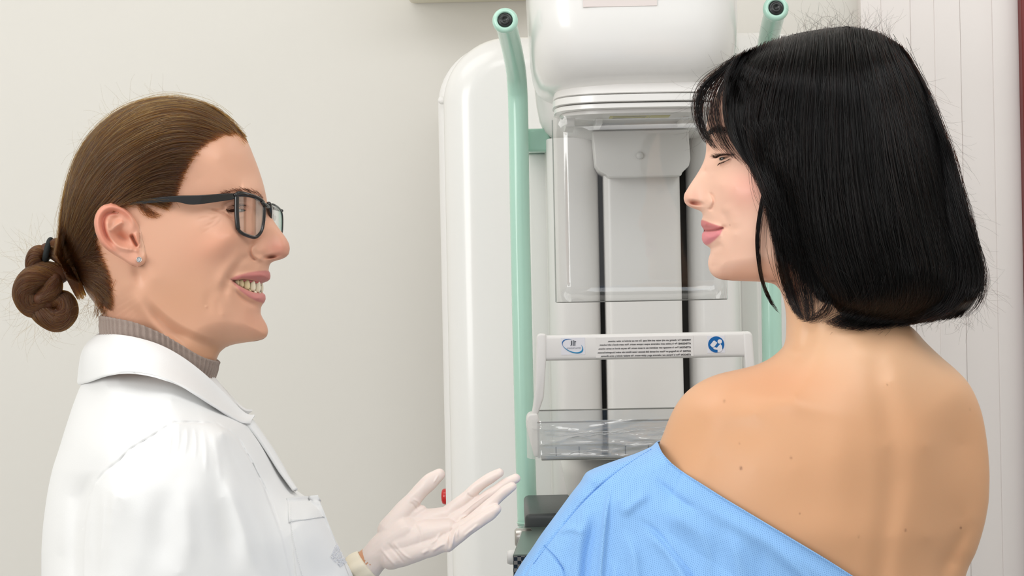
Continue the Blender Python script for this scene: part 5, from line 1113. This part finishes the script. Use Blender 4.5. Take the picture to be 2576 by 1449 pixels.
for wv in (150, -150):
    b0 = PW(1950, 4300, wv * .9); x0, y0 = float(b0[0]), float(b0[1])
    mesh('overshoe', *loft([(x0, y0, .0, .125, .045, 2.6), (x0, y0, .025, .127, .047, 2.6), (x0 + .02, y0, .06, .10, .044, 2.4), (x0 + .04, y0, .11, .055, .045, 2.2)], 36), M_clog, PT)
mesh('eye', *ellipsoid(PW(1834, 399, 64), (.0095, .0098, .0095)), M_eye, PT)
mesh('iris', *ellipsoid(PW(1818, 400, 71), (.0042, .0066, .0058)), M_iris, PT)
def lash(pts, n, ln, a0, a1, curl, wl, out_, rad=.00009):
    q = catmull(np.array(pts, float), 8); o = []; t = np.linspace(0, 1, 8)
    for i in range(n):
        s = RNG.uniform(0, 1); j = s * (len(q) - 1); a = q[int(j)] + (q[min(int(j) + 1, len(q) - 1)] - q[int(j)]) * (j % 1)
        th = math.radians(a0 + (a1 - a0) * s + RNG.normal(0, 7)) + math.radians(curl) * t; L = ln * RNG.uniform(.7, 1.1) * (0.55 + .45 * s)
        x = a[0] + np.cumsum(np.cos(th)) * L / 8; y = a[1] - np.cumsum(np.sin(th)) * L / 8; w0 = float(pR_.W(np.array([[a[0]]]), np.array([[a[1]]]))[0, 0]) + wl
        o.append(PW(x, y, w0 + out_ * t))
    return o
ll = lash([(1844, 390), (1830, 389.5), (1816, 391.5), (1806, 397)], 150, 25, 190, 182, -42, 1.5, 16)
ll += lash([(1838, 398), (1826, 404), (1811, 409)], 46, 13, 215, 222, 10, 1, 5)
ll += lash([(1850, 388), (1838, 389.5), (1824, 390), (1810, 393)], 120, 7, 184, 190, 0, 2, 2)
strands('eyelashes', ll, .00013, M_hairK, PT, taper=.15)
eb = hairs_on(pR_.W, [(1779, 338), (1790, 329), (1804, 325), (1820, 328), (1832, 334)], 420, 3.4, 13, lambda s: 40 - 60 * s, lift=1.0, jit=12)
strands('eyebrow', eb, .00010, M_hairK, PT)
# ---- bob of black hair
hL = [(2128, 66), (2060, 74), (1990, 88), (1920, 116), (1868, 150), (1850, 200), (1850, 250), (1858, 310), (1872, 370), (1896, 430), (1925, 480), (1955, 540), (1990, 620), (2025, 690), (2055, 740), (2080, 775), (2098, 800), (2110, 810), (2132, 820), (2160, 826)]
hR = [(2134, 66), (2190, 76), (2240, 98), (2280, 135), (2312, 185), (2340, 245), (2364, 310), (2386, 380), (2404, 450), (2420, 520), (2440, 590), (2458, 650), (2466, 700), (2458, 740), (2435, 775), (2400, 796), (2330, 808), (2260, 815), (2210, 820), (2175, 826)]
hG = [(1920, 250, 195), (2000, 200, 205), (2130, 200, 215), (2250, 250, 215), (1900, 380, 190), (2000, 400, 228), (2150, 400, 240), (2300, 400, 225), (1980, 560, 205), (2100, 560, 240), (2250, 560, 245), (2380, 560, 215), (2050, 700, 205), (2150, 700, 232), (2300, 700, 235), (2420, 700, 190), (2150, 800, 190), (2300, 790, 190)]
hRf = Relief(hL, hR, hG, [(2130, 66, 200), (1850, 150, 130), (1850, 250, 110), (1900, 430, 70), (1980, 650, 80), (2100, 812, 70), (2160, 826, 90), (2400, 796, 120), (2466, 700, 170), (2420, 520, 200), (2340, 245, 210)], lambda X, Y, w, d: w + 3 * np.sin(X * .09 + 1.5 * np.sin(Y * .01)) * sstep(d, 0, 40))
rows = np.concatenate([[66, 67, 69], np.arange(72, 792, 5)]); Xh, Yh_ = hRf.grid(rows, 120, .7); Wh = np.maximum(hRf.W(Xh, Yh_) - 9, 0); Wh0 = Wh; Wh = np.where((Xh > pR_.L(Yh_) + 2) & (Yh_ < 720), np.maximum(Wh, pR_.W(Xh, Yh_, False) + 2), Wh)
V, F = solid(Xh, Yh_, Wh, Wh, 0, PC); hairmass = mesh('hair', V, F, M_capK, PT, label='mass of the black bob under its outer strands')
pg = [[(1858, 142), (1835, 180), (1826, 225), (1830, 280), (1846, 335), (1872, 385), (1912, 440)],
      [(1872, 134), (1848, 190), (1838, 250), (1844, 310), (1862, 365), (1892, 415), (1926, 455)],
      [(1895, 122), (1862, 200), (1852, 270), (1862, 340), (1886, 400), (1912, 450), (1928, 500)],
      [(1925, 110), (1885, 200), (1866, 290), (1878, 370), (1905, 430), (1928, 490), (1938, 560)],
      [(1950, 100), (1912, 200), (1890, 300), (1902, 400), (1934, 480), (1948, 560), (1955, 640)],
      [(1975, 92), (1940, 220), (1920, 340), (1938, 450), (1968, 540), (1990, 620), (2015, 690)],
      [(2000, 86), (1970, 240), (1958, 380), (1985, 500), (2015, 600), (2040, 690), (2065, 760)],
      [(2030, 80), (2005, 260), (2000, 420), (2020, 550), (2045, 650), (2075, 740), (2095, 800)],
      [(2060, 74), (2045, 260), (2045, 430), (2060, 570), (2085, 680), (2120, 760), (2105, 808)],
      [(2090, 69), (2085, 260), (2090, 440), (2110, 590), (2140, 700), (2165, 780), (2140, 822)],
      [(2120, 67), (2130, 260), (2140, 440), (2165, 590), (2195, 700), (2205, 780), (2165, 827)],
      [(2150, 67), (2175, 260), (2195, 440), (2225, 590), (2250, 700), (2245, 785), (2190, 827)],
      [(2180, 72), (2220, 250), (2250, 430), (2285, 590), (2310, 700), (2300, 780), (2230, 822)],
      [(2210, 82), (2262, 240), (2302, 410), (2338, 570), (2366, 690), (2350, 770), (2275, 818)],
      [(2235, 95), (2295, 230), (2345, 400), (2382, 560), (2415, 680), (2400, 760), (2320, 812)],
      [(2255, 110), (2320, 230), (2372, 390), (2408, 540), (2442, 670), (2440, 745), (2370, 806)],
      [(2265, 118), (2332, 232), (2385, 385), (2420, 530), (2456, 655), (2462, 725), (2415, 800)]]
class HeadHair:
    L = staticmethod(hRf.L); R = staticmethod(hRf.R)
    def W(s, X, Y, detail=False):
        a = hRf.W(X, Y, False); b = np.where((X > pR_.L(Y) + 1) & (Y < 760), pR_.W(X, Y, False) + 8, 0); return np.maximum(a, b)
ph = hair_from_guides(HeadHair(), pg, 19000, 18, 1.5, 7, 3.5, ends=(.05, .06), frac_far=.10, ctr=PC)
ph += hair_from_guides(HeadHair(), pg[2:], 1500, 18, 6, 10, 11, ends=(.2, .15), frac_far=.1, ctr=PC)
# front strands that hang free before the cheek, from the hair's own thickness down to the face
def wfree(base): return lambda x, y, t: 0
class FreeR:
    L = staticmethod(pR_.L); R = staticmethod(pR_.R)
    def W(s, X, Y, detail=False):
        a = hRf.W(X, Y, False); a = np.where(X < hRf.L(Y), 0, a); b = pR_.W(X, Y, False); b = np.where((X < pR_.L(Y)), 10, b) + 12 + 26 * sstep(X, 1800, 1866) * sstep(Y, 420, 330); return np.maximum(a, b)
FR = FreeR()
def smoothW(paths): return paths
def free_strands(guides, n, k, jw, jp, seedw, ends=(.05, .06), clump=2.5):
    gs = [catmull(np.array(g, float), 6) for g in guides]; gs = np.array([np.column_stack([np.interp(np.linspace(0, 1, k), np.linspace(0, 1, len(g)), g[:, j]) for j in (0, 1)]) for g in gs]); t = np.linspace(0, 1, k); XX = []; YY = []
    for i in range(n):
        s = RNG.uniform(0, len(gs) - 1); a = int(min(s, len(gs) - 2)); q = gs[a] * (1 - (s - a)) + gs[a + 1] * (s - a); t1 = 1 - abs(RNG.normal(0, ends[1])); tq = RNG.uniform(0, ends[0]) + t * (t1 - ends[0])
        x = np.interp(tq, t, q[:, 0]); y = np.interp(tq, t, q[:, 1]); ph_ = RNG.uniform(0, 6.28); am = RNG.normal(0, jp); XX.append(x + am * np.sin(t * 3.2 + ph_) + clump * math.sin(s * 37) * t); YY.append(y + am * .4 * np.sin(t * 3 + ph_))
    XX = np.array(XX); YY = np.array(YY); W_ = FR.W(XX, YY); out = []
    for i in range(n):
        w = W_[i] + seedw + abs(RNG.normal(0, jw)); w = np.convolve(np.pad(w, 2, mode='edge'), np.ones(5) / 5, 'valid'); out.append(PW(XX[i], YY[i], w))
    return out
# wispy fringe over the forehead, long side locks, fine strands before the neck
ph += free_strands([[(1850, 146), (1812, 172), (1772, 205), (1750, 245), (1748, 290), (1762, 335), (1778, 362)], [(1862, 140), (1822, 180), (1785, 225), (1768, 270), (1774, 320), (1792, 360), (1812, 385)]], 170, 18, 5, 6, 2, (.02, .16), 6)
ph += free_strands([[(1862, 140), (1822, 180), (1790, 225), (1778, 270), (1786, 320), (1806, 360), (1836, 392)], [(1868, 136), (1836, 190), (1814, 245), (1812, 300), (1828, 350), (1856, 392), (1892, 432)]], 100, 18, 5, 5, 2, (.02, .16), 6)
ph += free_strands([[(1868, 136), (1838, 190), (1822, 245), (1824, 300), (1840, 350), (1868, 395), (1908, 440)], [(1880, 130), (1848, 200), (1838, 270), (1850, 340), (1880, 400), (1925, 455)]], 420, 18, 5, 4, 2, (.02, .06))
ph += free_strands([[(1925, 450), (1912, 520), (1903, 590), (1905, 650), (1914, 705), (1936, 760), (1962, 792)], [(1935, 460), (1920, 530), (1910, 600), (1912, 660), (1922, 715), (1945, 765)]], 80, 18, 3, 3, 3)
ph += free_strands([[(1940, 470), (1946, 560), (1952, 630), (1964, 700), (1985, 760), (2012, 806)], [(1956, 470), (1966, 560), (1975, 640), (1990, 710), (2008, 770), (2026, 812)]], 230, 18, 5, 6, 3, (.05, .12))
ph += free_strands([[(1960, 480), (1972, 560), (1984, 640), (2000, 710), (2015, 770), (2030, 812)], [(1990, 480), (2008, 580), (2022, 650), (2042, 720), (2046, 780), (2036, 815)]], 170, 18, 5, 9, 3, (.05, .15), clump=7)
ph += free_strands([[(2020, 640), (2050, 700), (2075, 745), (2060, 780), (2030, 800), (2005, 806)], [(2040, 640), (2080, 700), (2100, 750), (2085, 790), (2050, 808), (2030, 812)]], 70, 18, 4, 9, 3, (.05, .25), clump=5)
# ragged tips swept forward along the hem of the bob, loose outer edge at the back
ph += free_strands([[(2440, 640), (2440, 700), (2420, 755), (2370, 795), (2300, 815)], [(2380, 660), (2370, 720), (2340, 775), (2280, 808), (2210, 826)], [(2300, 680), (2290, 740), (2255, 790), (2200, 818), (2150, 834)], [(2230, 690), (2215, 745), (2185, 790), (2145, 818), (2105, 828)], [(2160, 690), (2150, 740), (2125, 780), (2095, 802), (2062, 812)]], 1500, 18, 6, 8, 4, (.3, .10), clump=7)
ph += free_strands([[(2335, 245), (2378, 370), (2400, 480), (2428, 590), (2454, 680), (2450, 745), (2405, 800)], [(2342, 238), (2390, 370), (2422, 480), (2454, 590), (2478, 685), (2470, 760), (2430, 804)]], 420, 18, 5, 7, 2, (.5, .10), clump=4)
ph += free_strands([[(1880, 300), (1900, 400), (1925, 470), (1940, 540), (1950, 600)], [(1930, 300), (1955, 420), (1975, 520), (1990, 600), (2005, 680)], [(2000, 300), (2015, 430), (2035, 540), (2050, 640), (2070, 740)]], 500, 18, 8, 12, 4, (.3, .2), clump=8)
p_hair = strands('hair', ph, .00015, M_hairK, PT, taper=.5, label='long black outer strands')
def b_ptop():
    s = RNG.uniform(0, 1); xs_ = 1800 + 520 * s; yy_ = np.interp(xs_, [1800, 1870, 1960, 2060, 2130, 2200, 2260, 2320], [180, 140, 100, 74, 66, 74, 108, 190]); return xs_, yy_ + 4, 0, RNG.uniform(-1, 1), -.7
def b_pcrown(): x = RNG.uniform(2020, 2240); return x, np.interp(x, [2020, 2130, 2240], [80, 66, 96]) + 4, 0, RNG.uniform(-1, 1), -1.1
def b_pback():
    y = RNG.uniform(180, 780); x = float(hRf.R(np.array([y]))[0]); return x - 3, y, 0, .28, 1
def b_pfront():
    y = RNG.uniform(180, 300); return RNG.uniform(1770, 1810), y, 40, -.5, 1
def b_ptip(): x = RNG.uniform(2080, 2450); return x, RNG.uniform(795, 815), RNG.uniform(0, 120), RNG.uniform(-.6, .6), .6
fl = fly(60, b_ptop, 60, None) + fly(110, b_pcrown, 75, None) + fly(300, b_pback, 90, None) + fly(60, b_pfront, 110, None) + fly(90, b_ptip, 34, None)
strands('loose_hairs', fl, .00006, M_hairK, PT)
# ---- blue gown
gL = [(1652, 1113), (1640, 1124), (1600, 1142), (1560, 1156), (1520, 1170), (1490, 1182), (1476, 1190), (1462, 1212), (1440, 1240), (1415, 1274), (1390, 1308), (1362, 1346), (1338, 1382), (1314, 1416), (1294, 1449), (1270, 1500), (1250, 1600), (1290, 1800), (1420, 2100), (1440, 2800)]
gTop = [(1654, 1113), (1664, 1136), (1688, 1164), (1716, 1186), (1760, 1214), (1820, 1252), (1880, 1288), (1940, 1324), (2010, 1366), (2080, 1408), (2145, 1449), (2230, 1500), (2330, 1556), (2432, 1606), (2446, 1700), (2436, 1900), (2490, 2800)]
gTf = outline(gTop)
gLr = Relief(gL, [(x + .5, y) for x, y in gTop], [(1500, 1230, 110), (1480, 1300, 140), (1600, 1180, 120), (1560, 1260, 170), (1440, 1400, 140), (1600, 1400, 200), (1400, 1500, 150), (1500, 1600, 200), (1500, 2600, 250), (2200, 2000, 280), (1800, 1600, 290), (1750, 1400, 230)],
             [(1600, 1150, 60), (1480, 1200, 45), (1400, 1300, 80), (1300, 1449, 100), (1400, 2500, 260)], None, use=('L',))
def g_W(X, Y):
    a = gLr.W(X, Y, False); b = pR_.W(np.maximum(X, pR_.L(Y) + 2), Y) ; b = np.where(X > pR_.L(Y) + 4, b, 0)
    k = sstep(X, pR_.L(Y) - 20, pR_.L(Y) + 120); w = np.maximum(a, b * k + 9); yy = np.clip((Y - 1449) / 300, 0, 1)
    # hem band, tucks and creases
    dT, sT, _ = seg_dist(X, Y, gTop); w = w + 7 + 4 * np.exp(-(dT / 4) ** 2)
    for q, wd, h in (([(1640, 1128), (1590, 1160), (1540, 1196), (1480, 1250), (1430, 1306), (1384, 1362), (1330, 1430)], 2.2, -3.5), ([(1625, 1130), (1570, 1152), (1500, 1200), (1440, 1262), (1400, 1312)], 12, 5),
                     ([(1362, 1372), (1400, 1410), (1420, 1440)], 3, -4), ([(1366, 1370), (1350, 1400), (1330, 1449)], 3, 4), ([(1478, 1260), (1470, 1310), (1456, 1370), (1450, 1449)], 12, 7), ([(1500, 1280), (1490, 1340), (1478, 1400)], 10, -6),
                     ([(1545, 1195), (1530, 1260), (1520, 1330), (1510, 1449)], 5, 8), ([(1560, 1300), (1600, 1262), (1640, 1240)], 12, 5), ([(1562, 1330), (1590, 1380), (1600, 1449)], 14, 7), ([(1610, 1330), (1680, 1380), (1720, 1449)], 16, 8), ([(1590, 1300), (1640, 1330), (1700, 1400), (1740, 1460)], 8, -7),
                     ([(1620, 1260), (1680, 1290), (1760, 1340), (1800, 1420)], 22, 6), ([(1815, 1320), (1845, 1370), (1862, 1449)], 18, 7), ([(1785, 1330), (1800, 1390), (1805, 1449)], 16, -5), ([(1880, 1350), (1905, 1400), (1915, 1449)], 16, -4), ([(1700, 1220), (1800, 1290), (1920, 1360), (2050, 1440)], 16, 4), ([(1930, 1370), (1990, 1420), (2040, 1470)], 12, 5),
                     ([(1640, 1200), (1700, 1250), (1760, 1290)], 9, -4), ([(1530, 1400), (1545, 1430), (1550, 1470)], 8, 5), ([(1400, 1340), (1440, 1330), (1470, 1345)], 8, 4)):
        if q[-1][1] >= 1395: q = q + [(q[-1][0] * 1.6 - q[-2][0] * .6, q[-1][1] + 70), (q[-1][0] * 2 - q[-2][0], q[-1][1] + 150)]
        w = w + ridge(X, Y, q, wd * 1.1, h * 1.9, .3)
    return w
rows = np.concatenate([np.arange(1113.5, 1160, 1.5), np.arange(1160, 1460, 3), np.arange(1470, 1700, 15), np.arange(1700, 2801, 50)])
Xq, Yq = gLr.grid(rows, 200, .85); Wq = g_W(Xq, Yq); dl = np.clip(seg_dist(Xq, Yq, gL)[0] / 12, 0, 1); kr = 1 - (1 - np.sqrt(1 - (1 - np.clip((gTf(Yq) + 1 - Xq) / 90, 0, 1)) ** 2)) * sstep(Yq, 1600, 1670); Wq = Wq * np.sqrt(1 - (1 - dl) ** 2) * kr
near = PW(Xq, Yq, Wq); bfar = np.where(Xq > pR_.L(Yq) + 2, pR_.W(np.maximum(Xq, pR_.L(Yq) + 2), Yq, False) * .8 + 12, 40); Wf = np.maximum(gLr.W(Xq, Yq, False) * .7, bfar * sstep(Xq, pR_.L(Yq) - 20, pR_.L(Yq) + 120)) * np.sqrt(1 - (1 - dl) ** 2) * kr
q_ = 1 - Wf * S / D0; farp = PW(PC[0], PC[1], -Wf) + ((Xq - PC[0]) * q_ * S)[..., None] * CR + (-(Yq - PC[1]) * q_ * S)[..., None] * CU
both = np.concatenate([farp[:, ::-1], near[:, 1:]], 1); UV = np.concatenate([np.stack([-Xq[:, ::-1] / 100, Yq / 100], -1), np.stack([Xq[:, 1:] / 100, Yq[:, 1:] / 100], -1)], 1)
# cloth coordinates measured along the surface so the pin-dots keep their spacing
stepx = np.linalg.norm(np.diff(both, axis=1), axis=2); ux = np.concatenate([np.zeros((both.shape[0], 1)), np.cumsum(stepx, 1)], 1); mid = Xq.shape[1] - 1; ux = ux - ux[:, mid:mid + 1]
UV = np.stack([ux * 100 + (Xq[:, :1] / S ** 0 * 0 + (gLr.L(Yq[:, 0]))[:, None] * S * 100), -Yq[:, :1] * S * 100 + 0 * ux], -1)
M_gown = mat('blue_nonwoven', srgb(132, 182, 240), 0.75, spec=0.25, bump=[(500, .1, .0006), (22, .2, .004)], sheen=.15)
nt = M_gown.node_tree; N = nt.nodes; Lk = nt.links
uvn = N.new('ShaderNodeUVMap'); uvn.uv_map = 'cloth'
mp = N.new('ShaderNodeMapping'); mp.inputs['Scale'].default_value = (3.6, 3.6, 1); mp.inputs['Rotation'].default_value = (0, 0, math.radians(28)); Lk.new(uvn.outputs[0], mp.inputs[0])
def vm(op, a, b=None):
    n = N.new('ShaderNodeVectorMath'); n.operation = op; Lk.new(a, n.inputs[0])
    if b is not None: n.inputs[1].default_value = b
    return n.outputs[1] if op in ('LENGTH', 'DISTANCE') else n.outputs[0]
f1 = vm('DISTANCE', vm('MULTIPLY', vm('FRACTION', mp.outputs[0]), (1, 1, 0)), (.5, .5, 0)); f2 = vm('DISTANCE', vm('MULTIPLY', vm('FRACTION', vm('ADD', mp.outputs[0], (.5, .5, 0))), (1, 1, 0)), (.5, .5, 0))
f1n = f1.node; f1n.inputs[1].default_value = (.5, .5, 0)
mn = N.new('ShaderNodeMath'); mn.operation = 'MINIMUM'; Lk.new(f1n.outputs['Value'], mn.inputs[0]); Lk.new(f2.node.outputs['Value'], mn.inputs[1])
rmp = N.new('ShaderNodeMapRange'); rmp.inputs[1].default_value = .06; rmp.inputs[2].default_value = .20; Lk.new(mn.outputs[0], rmp.inputs[0])
mxc = N.new('ShaderNodeMix'); mxc.data_type = 'RGBA'; Lk.new(rmp.outputs[0], mxc.inputs[0]); mxc.inputs[6].default_value = srgb(92, 140, 205); mxc.inputs[7].default_value = srgb(146, 193, 243)
Lk.new(mxc.outputs[2], N['Principled BSDF'].inputs['Base Color'])
nr, nu = both.shape[:2]; V, F = sheet(both)
gown = mesh('gown', V, F, M_gown, PT, uv=UV.reshape(-1, 2), label='light blue dotted nonwoven gown'); thicken(gown, .0012, 0)
# folded hem along the slipped edge and sewn edge of the sleeve
def band(name, pts, wd, lift, nrm, m=M_gown, par=gown):
    q = catmull(np.array(pts, float), 10); T = np.gradient(q, axis=0); T /= np.linalg.norm(T, axis=1)[:, None]; Nn = np.column_stack([-T[:, 1], T[:, 0]]) * nrm; rows_ = []
    for t in np.linspace(0, 1, 8):
        x = q[:, 0] + Nn[:, 0] * wd * t; y = q[:, 1] + Nn[:, 1] * wd * t; rows_.append(PW(x, y, g_W(x[None], y[None])[0] + lift * math.sin(min(t * 1.2 + .15, 1) * math.pi * .75)))
    uvb = np.array([np.column_stack([np.arange(len(q)) * .12, np.full(len(q), t * wd * S * 100)]) for t in np.linspace(0, 1, 8)])
    o = mesh(name, *sheet(np.array(rows_)), m, par, uv=uvb.reshape(-1, 2)); thicken(o, .0009); return o
stitch('seam', [(1638, 1130), (1590, 1160), (1540, 1196), (1480, 1250), (1430, 1306), (1390, 1356), (1340, 1420)], 60, gown, 5, r=.0003, m=mat('blue_thread', srgb(90, 150, 220), .6), f=lambda X, Y: g_W(X, Y))
stitch('seam', [(1368, 1372), (1396, 1400), (1420, 1436)], 14, gown, 5, r=.0003, m=bpy.data.materials['blue_thread'], f=lambda X, Y: g_W(X, Y))
